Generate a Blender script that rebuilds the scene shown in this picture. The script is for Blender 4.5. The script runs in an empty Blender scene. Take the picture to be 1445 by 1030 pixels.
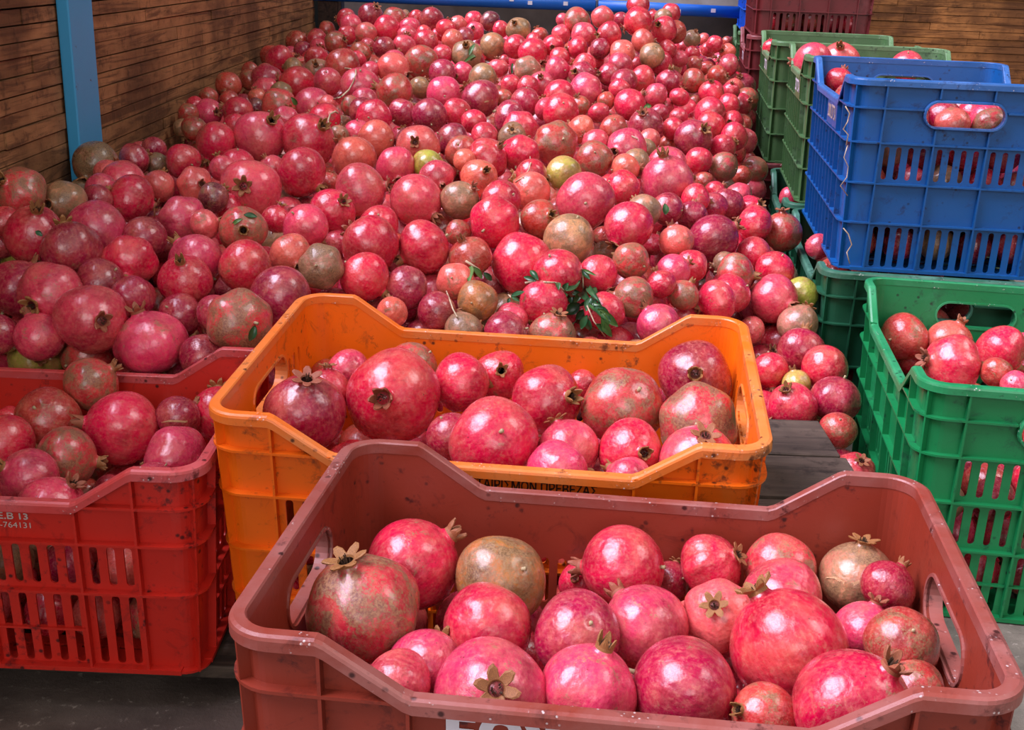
import bpy, bmesh, math, random
import numpy as np
from mathutils import Vector, Matrix, noise
from mathutils.geometry import delaunay_2d_cdt
random.seed(7)
COL=bpy.context.scene.collection
def lin(c):
    return tuple(((x/255)/12.92 if x/255<=.04045 else ((x/255+.055)/1.055)**2.4) for x in c)
def link(o):
    COL.objects.link(o); return o
def add(name,me,mat=None,parent=None):
    o=bpy.data.objects.new(name,me); link(o)
    if mat and not me.materials: me.materials.append(mat)
    if parent: o.parent=parent
    return o
def tag(o,label=None,cat=None,group=None,kind=None):
    if label: o['label']=label
    if cat: o['category']=cat
    if group: o['group']=group
    if kind: o['kind']=kind
    return o
def mesh(name,vs,fs,smooth=False):
    me=bpy.data.meshes.new(name); me.from_pydata([tuple(v) for v in vs],[],fs); me.update()
    if smooth: me.shade_smooth()
    return me
class MB:
    def __init__(s): s.v=[];s.f=[]
    def add(s,vs,fs):
        n=len(s.v); s.v+= [tuple(v) for v in vs]; s.f+=[tuple(i+n for i in f) for f in fs]
    def box(s,x0,x1,y0,y1,z0,z1,fm=None):
        vs=[(x,y,z) for z in (z0,z1) for y in (y0,y1) for x in (x0,x1)]
        if fm: vs=[fm(*v) for v in vs]
        s.add(vs,[(0,2,3,1),(4,5,7,6),(0,1,5,4),(2,6,7,3),(0,4,6,2),(1,3,7,5)])
    def tube(s,pts,rad,n=8,cap=True):
        pts=[Vector(p) for p in pts]; rs=rad if isinstance(rad,(list,tuple)) else [rad]*len(pts)
        base=len(s.v); up=Vector((.13,.31,.94))
        for i,p in enumerate(pts):
            t=(pts[min(i+1,len(pts)-1)]-pts[max(i-1,0)]).normalized()
            a=t.cross(up).normalized() if abs(t.dot(up))<.98 else t.cross(Vector((1,0,0))).normalized(); b=t.cross(a)
            for k in range(n):
                w=2*math.pi*k/n; s.v.append(tuple(p+(a*math.cos(w)+b*math.sin(w))*rs[i]))
        for i in range(len(pts)-1):
            for k in range(n):
                s.f.append((base+i*n+k,base+i*n+(k+1)%n,base+(i+1)*n+(k+1)%n,base+(i+1)*n+k))
        if cap:
            s.f.append(tuple(base+k for k in range(n))[::-1]); e=base+(len(pts)-1)*n; s.f.append(tuple(e+k for k in range(n)))
    def build(s,name,mat=None,parent=None,smooth=False):
        me=mesh(name,s.v,s.f,smooth); bm=bmesh.new(); bm.from_mesh(me); bmesh.ops.recalc_face_normals(bm,faces=bm.faces); bm.to_mesh(me); bm.free()
        if smooth: me.shade_smooth()
        return add(name,me,mat,parent)
# ------------------------------------------------------------------ camera
FPX,PITCH,ROLL,CH=1655.154,0.334572,0.037431,0.84709
def cam_axes():
    fw=Vector((0,math.cos(PITCH),-math.sin(PITCH))); rt=Vector((1,0,0)); up=rt.cross(fw)
    c,s=math.cos(ROLL),math.sin(ROLL)
    return rt*c+up*s, up*c-rt*s, fw
RT,UP,FW=cam_axes()
CAM=Vector((0,0,CH))
def ray(u,v): return RT*((u-722.5)/FPX)-UP*((v-515)/FPX)+FW
def at(u,v,D): return CAM+ray(u,v)*D
def on_z(u,v,z):
    r=ray(u,v); return CAM+r*((z-CH)/r.z)
cd=bpy.data.cameras.new('camera'); cam=bpy.data.objects.new('camera',cd); link(cam)
cd.sensor_width=36; cd.lens=FPX/1445*36; cd.clip_start=.05
M=Matrix((RT,UP,-FW)).transposed().to_4x4(); M.translation=CAM; cam.matrix_world=M
bpy.context.scene.camera=cam
# ------------------------------------------------------------------ materials
class NT:
    def __init__(s,name):
        s.m=bpy.data.materials.new(name); s.m.use_nodes=True; s.t=s.m.node_tree; s.b=s.t.nodes['Principled BSDF']
    def n(s,ty,**kw):
        x=s.t.nodes.new(ty)
        for k,v in kw.items():
            if k in x.inputs.keys(): x.inputs[k].default_value=v
            else: setattr(x,k,v)
        return x
    def l(s,a,b): s.t.links.new(a,b)
    def noise(s,vec,scale,detail=4,rough=.55,dist=0):
        x=s.n('ShaderNodeTexNoise'); x.inputs['Scale'].default_value=scale; x.inputs['Detail'].default_value=detail; x.inputs['Roughness'].default_value=rough; x.inputs['Distortion'].default_value=dist
        if vec: s.l(vec,x.inputs['Vector'])
        return x.outputs['Fac']
    def ramp(s,fac,stops,cols=None):
        x=s.n('ShaderNodeValToRGB'); e=x.color_ramp.elements
        while len(e)<len(stops): e.new(.5)
        for i,st in enumerate(stops):
            e[i].position=st[0]; c=st[1]; e[i].color=(c,c,c,1) if not isinstance(c,(tuple,list)) else (*c[:3],1)
        s.l(fac,x.inputs['Fac']); return x.outputs['Color']
    def mix(s,fac,a,b,bt='MIX'):
        x=s.n('ShaderNodeMix',data_type='RGBA',blend_type=bt)
        for sock,val in ((x.inputs[0],fac),(x.inputs[6],a),(x.inputs[7],b)):
            if hasattr(val,'is_linked') or hasattr(val,'links'): s.l(val,sock)
            elif isinstance(val,(int,float)): sock.default_value=val
            else: sock.default_value=(*val[:3],1)
        return x.outputs[2]
    def math(s,op,a,b=0):
        x=s.n('ShaderNodeMath',operation=op)
        for sock,val in zip(x.inputs,(a,b)):
            if isinstance(val,(int,float)): sock.default_value=val
            else: s.l(val,sock)
        return x.outputs[0]
    def bump(s,h,strength=.2,dist=.002,prev=None):
        x=s.n('ShaderNodeBump'); x.inputs['Strength'].default_value=strength; x.inputs['Distance'].default_value=dist; s.l(h,x.inputs['Height'])
        if prev: s.l(prev,x.inputs['Normal'])
        s.l(x.outputs[0],s.b.inputs['Normal']); return x.outputs[0]
    def obj(s):
        return s.n('ShaderNodeTexCoord').outputs['Object']
def fruit_mat(name,stuff=False):
    t=NT(name)
    loc=t.n('ShaderNodeAttribute',attribute_name='loc').outputs['Vector']
    if stuff:
        a=t.n('ShaderNodeAttribute',attribute_name='tint'); base=a.outputs['Color']; rus=a.outputs['Alpha']
        seed=t.n('ShaderNodeAttribute',attribute_name='seed').outputs['Fac']
    else:
        a=t.n('ShaderNodeObjectInfo'); base=a.outputs['Color']; rus=a.outputs['Alpha']; seed=a.outputs['Random']
    off=t.n('ShaderNodeVectorMath',operation='MULTIPLY_ADD'); t.l(loc,off.inputs[0]); off.inputs[1].default_value=(1,1,1)
    cmb=t.n('ShaderNodeCombineXYZ'); s10=t.math('MULTIPLY',seed,97.3); s11=t.math('MULTIPLY',seed,-61.7); t.l(s10,cmb.inputs[0]); t.l(s11,cmb.inputs[1]); t.l(s10,cmb.inputs[2]); t.l(cmb.outputs[0],off.inputs[2])
    P=off.outputs[0]
    st=t.n('ShaderNodeVectorMath',operation='MULTIPLY_ADD'); t.l(loc,st.inputs[0]); st.inputs[1].default_value=(7,7,1.1); t.l(cmb.outputs[0],st.inputs[2])
    # broad patches: lighter, yellower skin against full red
    n1=t.noise(P,1.15,3,.5,.3); f1=t.ramp(n1,[(.46,0),(.68,.8)])
    c=t.mix(f1,base,t.mix(.5,base,(.62,.16,.09)))
    n2=t.noise(P,.95,2,.5,.2); f2=t.ramp(n2,[(.36,.6),(.5,0)]); c=t.mix(f2,c,t.mix(1.0,base,(.50,.28,.40),'MULTIPLY'))
    n3=t.noise(st.outputs[0],1.7,5,.68); f3=t.ramp(n3,[(.45,.0),(.72,.55)]); c=t.mix(f3,c,t.mix(.5,c,(.80,.24,.20)))
    n4=t.noise(P,8,7,.72,.4); f4=t.ramp(n4,[(.52,0),(.64,.42)]); c=t.mix(f4,c,t.mix(.6,c,(.66,.30,.17)))
    f4b=t.ramp(n4,[(.34,.5),(.46,0)]); c=t.mix(f4b,c,t.mix(1.0,c,(.5,.3,.35),'MULTIPLY'))
    # russet / brown scurf with fine black speckle
    n5=t.noise(P,1.6,4,.6,.6); n6=t.noise(P,19,5,.78)
    k=t.math('ADD',n5,t.math('MULTIPLY',n6,.75)); k=t.math('ADD',k,t.math('MULTIPLY',rus,.42))
    f5=t.ramp(k,[(1.06,0),(1.16,.8)]) if False else t.ramp(t.math('MULTIPLY',k,.8),[(.86,0),(.95,.82)])
    sc_=t.mix(t.ramp(n6,[(.42,0),(.56,1)]),(.075,.045,.022),(.30,.175,.075)); c=t.mix(f5,c,sc_)
    v=t.n('ShaderNodeTexVoronoi'); v.inputs['Scale'].default_value=5.5; t.l(P,v.inputs['Vector'])
    n7=t.noise(P,2.1,2,.5); f6=t.math('MULTIPLY',t.ramp(v.outputs['Distance'],[(.05,.9),(.13,0)]),t.ramp(n7,[(.55,0),(.62,1)])); c=t.mix(f6,c,(.06,.018,.012))
    t.l(c,t.b.inputs['Base Color'])
    r=t.ramp(t.noise(P,6,5,.65),[(.3,.17),(.75,.40)]); rr=t.math('ADD',r,t.math('MULTIPLY',f5,.25)); t.l(rr,t.b.inputs['Roughness'])
    t.b.inputs['Specular IOR Level'].default_value=.55
    t.b.inputs['Coat Weight'].default_value=.45; t.b.inputs['Coat Roughness'].default_value=.13
    b1=t.bump(t.noise(P,14,5,.6),.22,.0022); t.bump(t.noise(P,2.4,2,.5),.45,.006,b1)
    return t.m
FRUIT=fruit_mat('pomegranate skin'); FRUIT_PILE=fruit_mat('pomegranate skin pile',True)
def crown_mat(name,a,b):
    t=NT(name); P=t.obj(); n=t.noise(P,90,4,.6); sd=t.n('ShaderNodeObjectInfo').outputs['Random']
    c=t.mix(t.ramp(n,[(.35,0),(.65,1)]),a,b); c=t.mix(t.ramp(sd,[(.3,0),(.9,.6)]),c,(.30,.05,.04))
    t.l(c,t.b.inputs['Base Color']); t.b.inputs['Roughness'].default_value=.6; t.bump(n,.4,.001); return t.m
CROWN=crown_mat('dried crown',lin((178,120,62)),lin((104,62,34)))
CROWN_PILE=crown_mat('dried crown pile',lin((176,116,70)),lin((96,60,36)))
t=NT('stamens'); t.b.inputs['Base Color'].default_value=(*lin((64,40,20)),1); t.b.inputs['Roughness'].default_value=.9; STAMEN=t.m
t=NT('stem'); n=t.noise(t.obj(),120,3); t.l(t.ramp(n,[(.3,lin((120,92,56))),(.7,lin((206,188,146)))]),t.b.inputs['Base Color']); t.b.inputs['Roughness'].default_value=.7; STEM=t.m
def plastic(name,col,worn,dirt,wear=.3,rough=.38,speck=0.):
    t=NT(name); P=t.obj()
    n1=t.noise(P,9,6,.62,.4); n2=t.noise(P,55,5,.7); n3=t.noise(P,3,3,.5); n4=t.noise(P,26,6,.75,.8)
    c=t.mix(t.ramp(n3,[(.3,0),(.75,.35)]),col,tuple(x*.72 for x in col))
    c=t.mix(t.ramp(n1,[(.72-wear,0),(.86-wear*.45,.75)]),c,worn)
    c=t.mix(t.ramp(n4,[(.56,0),(.70,.55)]),c,dirt)
    c=t.mix(t.ramp(t.math('ADD',t.math('MULTIPLY',n2,.6),t.math('MULTIPLY',n1,.4)),[(.57,0),(.64,.85)]),c,dirt)
    v=t.n('ShaderNodeTexVoronoi'); v.inputs['Scale'].default_value=60; t.l(P,v.inputs['Vector']); c=t.mix(t.math('MULTIPLY',t.ramp(v.outputs['Distance'],[(.10,1),(.2,0)]),t.ramp(n1,[(.5,0),(.56,.9)])),c,tuple(x*.5 for x in dirt))
    if speck:
        v=t.n('ShaderNodeTexVoronoi'); v.inputs['Scale'].default_value=210; t.l(P,v.inputs['Vector']); c=t.mix(t.math('MULTIPLY',t.ramp(v.outputs['Distance'],[(.16,1),(.26,0)]),t.ramp(n4,[(.55,0),(.62,speck)])),c,(.75,.68,.64))
    t.l(c,t.b.inputs['Base Color'])
    r=t.ramp(n1,[(.3,rough-.06),(.8,rough+.22)]); t.l(r,t.b.inputs['Roughness'])
    t.bump(t.math('ADD',n2,n4),.22,.0012); return t.m
def crate_mats(nm,col,worn,dirt,rimworn=None,w=.12):
    return dict(body=plastic(nm+' plastic',lin(col),lin(worn),lin(dirt),w), rim=plastic(nm+' worn rim',lin(col),lin(rimworn or worn),lin(dirt),.40 if rimworn else w+.1,.36,.6))
# ------------------------------------------------------------------ crates
_cdt={}
def filled(outline,holes,key):
    if key in _cdt: return _cdt[key]
    vs=[];es=[]
    def loop(l):
        n=len(vs); vs.extend(Vector(p) for p in l); es.extend((n+i,n+(i+1)%len(l)) for i in range(len(l)))
    loop(outline)
    for h in holes: loop(h)
    ov,oe,of,*_=delaunay_2d_cdt(vs,es,[],0,1e-6)
    def inside(p,l):
        r=False;j=len(l)-1
        for i in range(len(l)):
            if (l[i][1]>p[1])!=(l[j][1]>p[1]) and p[0]<(l[j][0]-l[i][0])*(p[1]-l[i][1])/(l[j][1]-l[i][1])+l[i][0]: r=not r
            j=i
        return r
    hb=[(min(q[0] for q in h),max(q[0] for q in h),min(q[1] for q in h),max(q[1] for q in h),h) for h in holes]
    keep=[]
    for f in of:
        c=(sum(ov[i][0] for i in f)/3,sum(ov[i][1] for i in f)/3)
        if not inside(c,outline): continue
        if any(a<c[0]<b and e<c[1]<g and inside(c,h) for a,b,e,g,h in hb): continue
        keep.append(tuple(f))
    _cdt[key]=([tuple(v) for v in ov],keep); return _cdt[key]
def stadium(x0,x1,z0,z1,n=4):
    r=min(x1-x0,z1-z0)/2; out=[]
    for cx,cz,a0 in ((x1-r,z1-r,0),(x0+r,z1-r,90),(x0+r,z0+r,180),(x1-r,z0+r,270)):
        for i in range(n+1):
            a=math.radians(a0+90*i/n); p=(cx+r*math.cos(a),cz+r*math.sin(a))
            if not out or (abs(p[0]-out[-1][0])+abs(p[1]-out[-1][1]))>1e-6: out.append(p)
    if abs(out[0][0]-out[-1][0])+abs(out[0][1]-out[-1][1])<1e-6: out.pop()
    return out
RC=.040; RIM=.010; TH=.0026
def make_crate(name,label,group,origin,R,X,Y,H,zones,lslots,eslots,mats,taper=.012,drop=.044,dense=False,texts=(),nobase=False,ear=(.078,.144)):
    """zones: depth of each horizontal rib under the rim; lslots / eslots: {zone: has a middle bar} on the long sides / the ends."""
    root=bpy.data.objects.new(name,None); link(root)
    Mx=Matrix(R).to_4x4(); Mx.translation=Vector(origin); root.matrix_world=Mx
    root.empty_display_size=.05
    tag(root,label,'crate',group)
    S=[X-2*RC,Y-2*RC,X-2*RC,Y-2*RC]; longs=(0,2) if X>Y else (1,3)
    ins=lambda z: RIM+taper*(-z)/H
    def fstraight(k):
        def f(a,z,d):
            q=ins(z)-d
            return [(RC+a,q,z),(X-q,RC+a,z),(X-RC-a,Y-q,z),(q,Y-RC-a,z)][k]
        return f
    def fcorner(k):
        cx,cy=[(X-RC,RC),(X-RC,Y-RC),(RC,Y-RC),(RC,RC)][k]
        def f(t,z,d):
            w=math.radians(-90+90*k+90*t); r=RC-ins(z)+d
            return (cx+r*math.cos(w),cy+r*math.sin(w),z)
        return f
    def prof(k,a):
        if k not in longs: return 0.
        a=min(a,S[k]-a); e,l=ear[0]-RC,ear[1]-RC
        return 0. if a<=e else (-drop if a>=l else -drop*(a-e)/(l-e))
    zs=[0]+[-z for z in zones]+[-H]
    def zone_of(i): return zs[i],zs[i+1]
    hz0,hz1,hw=-.034,-.076,.066
    WALLS={}
    for k in range(4):
        isl=k in longs; f=fstraight(k); L=S[k]; mb=MB()
        # vertical ribs
        if isl:
            e,l=ear[0]-RC,ear[1]-RC; nb=max(1,round((L-2*l)/(.046 if dense else .098)))
            ra=[e]+[l+(L-2*l)*i/nb for i in range(nb+1)]+[L-e]
        else:
            e=.024; nb=max(1,round((L-2*e)/.088)); ra=[e+(L-2*e)*i/nb for i in range(nb+1)]
        slots=lslots if isl else eslots
        holes=[]
        for zi,mid in slots.items():
            za,zb=zone_of(zi); za-=.007; zb+=.007
            for a0,a1 in zip(ra[:-1],ra[1:]):
                w=a1-a0-.008; ns=max(1,int(w/.0178)); st=w/ns
                for j in range(ns):
                    c=a0+.004+st*(j+.5)
                    if prof(k,c)-.012<za: continue
                    holes.append(stadium(c-.0046,c+.0046,zb,za))
        if not isl: holes.append(stadium(L/2-hw,L/2+hw,hz1,hz0,6))
        if isl: out=[(0,-H),(L,-H),(L,-.002),(L-e,-.002),(L-l,-drop-.002),(l,-drop-.002),(e,-.002),(0,-.002)]
        else: out=[(0,-H),(L,-H),(L,-.002),(0,-.002)]
        v2,fs=filled(out,holes,(round(L,4),round(H,4),isl,tuple(zones),tuple(slots.items()),dense,drop))
        n=len(v2)
        vs=[f(a,z,0) for a,z in v2]+[f(a,z,-TH) for a,z in v2]
        cnt={}
        for t3 in fs:
            for i in range(3):
                ed=(t3[i],t3[(i+1)%3]); cnt[ed]=1
        side=[(a,b,b+n,a+n) for (a,b) in cnt if (b,a) not in cnt]
        mb.add(vs,[t3 for t3 in fs]+[tuple(i+n for i in reversed(t3)) for t3 in fs]+side)
        def rib(a0,a1,z0,z1,d1,d0=-.0002): mb.box(a0,a1,z0,z1,d0,d1,f)
        for a in ra:
            segs=[(-H,prof(k,a)-.006)]
            for tx in texts:
                if tx[1]==k and k!=3 and tx[2]-.01<a<tx[2]+tx[6]+.01: segs=[(-H,[q for q in zs if q<tx[3]-.002][0])]
            if not isl and abs(a-L/2)<hw+.004: segs=[(-H,hz1-.006),(hz0+.006,-.006)]
            for z0,z1 in segs: rib(a-.0014,a+.0014,z0,z1,.0095)
        for zz in zs[1:-1]:
            br=sorted(set([0,L]+([e,l,L-l,L-e] if isl else [])+([] if isl else [L/2-hw-.005,L/2+hw+.005])))
            for a0,a1 in zip(br[:-1],br[1:]):
                m=(a0+a1)/2
                if prof(k,m)<zz+.012 and isl:
                    continue
                if not isl and hz1-.004<zz<hz0+.004 and abs(m-L/2)<hw: continue
                rib(a0,a1,zz-.0015,zz+.0015,.0098)
        rib(0,L,-H,-H+.006,.0105)
        for zi,mid in slots.items():
            if mid:
                za,zb=zone_of(zi); m=za*.5+zb*.5; rib(ra[0] if not isl else ra[1],ra[-1] if not isl else ra[-2],m-.0014,m+.0014,.0035,-.003)
        wall_=mb.build('side_wall' if isl else 'end_wall',mats['body'],root); WALLS[k]=wall_
        if not isl:
            hb=MB(); loop=stadium(L/2-hw,L/2+hw,hz1,hz0,6); m=len(loop); cx,cz=L/2,(hz0+hz1)/2
            def off(p,q):
                # push outwards from the stadium's own axis
                r=(hz0-hz1)/2; ax=min(max(p[0],L/2-hw+r),L/2+hw-r); dx,dz=p[0]-ax,p[1]-cz; ln=math.hypot(dx,dz) or 1
                return (ax+dx/ln*(ln+q),cz+dz/ln*(ln+q))
            rings=[(0,-.0045),(0,.012),(.003,.012),(.0045,.006),(.003,-.0045)]
            vs=[f(*off(p,q),d) for q,d in rings for p in loop]
            fs2=[(r_*m+i,r_*m+(i+1)%m,((r_+1)%5)*m+(i+1)%m,((r_+1)%5)*m+i) for r_ in range(5) for i in range(m)]
            hb.add(vs,fs2); hb.build('handle_grip',mats['rim'],wall_)
        fc=fcorner(k); cb=MB(); ns=8
        vs=[fc(i/ns,z,d) for d in (0,-TH) for z in (-.002,-H*.5,-H) for i in range(ns+1)]
        fs3=[]
        for d in (0,1):
            for r_ in range(2):
                for i in range(ns):
                    q=d*3*(ns+1)+r_*(ns+1)+i; fs3.append((q,q+1,q+ns+2,q+ns+1))
        cb.add(vs,fs3)
        for zz in zs[1:-1]+[-H+.003]:
            for i in range(ns): cb.box(i/ns,(i+1)/ns,zz-.0015,zz+.0015,-.0002,.0098,fc)
        cb.box(.48,.52,-H,-.006,-.0002,.0095,fc)
        cb.build('corner_post',mats['body'],root,smooth=False)
    # rim: one swept lip all the way round
    path=[]
    for k in range(4):
        f=fstraight(k); L=S[k]
        if k in longs:
            e,l=ear[0]-RC,ear[1]-RC; aa=[0,e-.006,e-.002,e+.004,l-.004,l+.003,l+.008,L/2,L-l-.008,L-l-.003,L-l+.004,L-e-.004,L-e+.002,L-e+.006,L]
        else: aa=[0,L/2,L]
        path+=[(f,a,prof(k,a)) for a in aa]
        fc=fcorner(k); path+=[(fc,i/10,0.) for i in range(1,10)]
    sec=[(-.0036,-.009),(-.0036,.0012),(-.0022,.0026),(.0060,.0026),(.0090,.0012),(.0100,-.0014),(.0100,-.0100),(.0080,-.0100),(.0078,-.004),(0,-.004)]
    m=len(sec); vs=[]
    for f,a,z in path:
        for d,dz in sec:
            p=f(a,z,d); vs.append((p[0],p[1],z+dz))
    n=len(path); rb=MB()
    rb.add(vs,[(i*m+j,i*m+(j+1)%m,((i+1)%n)*m+(j+1)%m,((i+1)%n)*m+j) for i in range(n) for j in range(m)])
    rb.build('rim',mats['rim'],root)
    # latticed base
    bb=MB(); i0=ins(-H)+.002
    step=.045; 
    bb.box(i0,X-i0,i0,i0+.03,-H,-H+.004); bb.box(i0,X-i0,Y-i0-.03,Y-i0,-H,-H+.004)
    bb.box(i0,i0+.03,i0,Y-i0,-H,-H+.0041); bb.box(X-i0-.03,X-i0,i0,Y-i0,-H,-H+.0041)
    x=i0+step
    while x<X-i0: bb.box(x-.009,x+.009,i0,Y-i0,-H+.0005,-H+.0035); x+=step
    y=i0+step
    while y<Y-i0: bb.box(i0,X-i0,y-.009,y+.009,-H+.0002,-H+.0038); y+=step
    bb.build('base',mats['body'],root)
    for (txt,side,a,z,size,mt,wd,bold) in texts:
        cu=bpy.data.curves.new('txt','FONT'); cu.body=txt; cu.size=1; cu.align_x='LEFT'
        ob=bpy.data.objects.new('txt',cu); link(ob); bpy.context.view_layer.update()
        me=bpy.data.meshes.new_from_object(ob.evaluated_get(bpy.context.evaluated_depsgraph_get())); bpy.data.objects.remove(ob); bpy.data.curves.remove(cu)
        x_=min(v.co.x for v in me.vertices); w0=max(v.co.x for v in me.vertices)-x_; sc=wd/w0; f=fstraight(side); d0=.0007
        if side==3:
            pb=MB(); pb.box(a-.012,a+wd+.012,-.104,-.053,0,.0098,f); pb.build('label_panel',mats['body'],WALLS[side]); d0=.0102
        tb=MB(); vs=[(v.co.x-x_,v.co.y) for v in me.vertices]; fs=[tuple(p.vertices) for p in me.polygons]; bpy.data.meshes.remove(me)
        for k,(dx,dy) in enumerate(((0,0),(1,0),(-1,0),(0,1),(0,-1)) if bold else ((0,0),)):
            tb.add([f(a+x*sc+dx*bold,z+y*size/.70+dy*bold,d0+k*.00008) for x,y in vs],fs)
        o=tb.build('printed_lettering',mt,WALLS[side])
    return root
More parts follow.
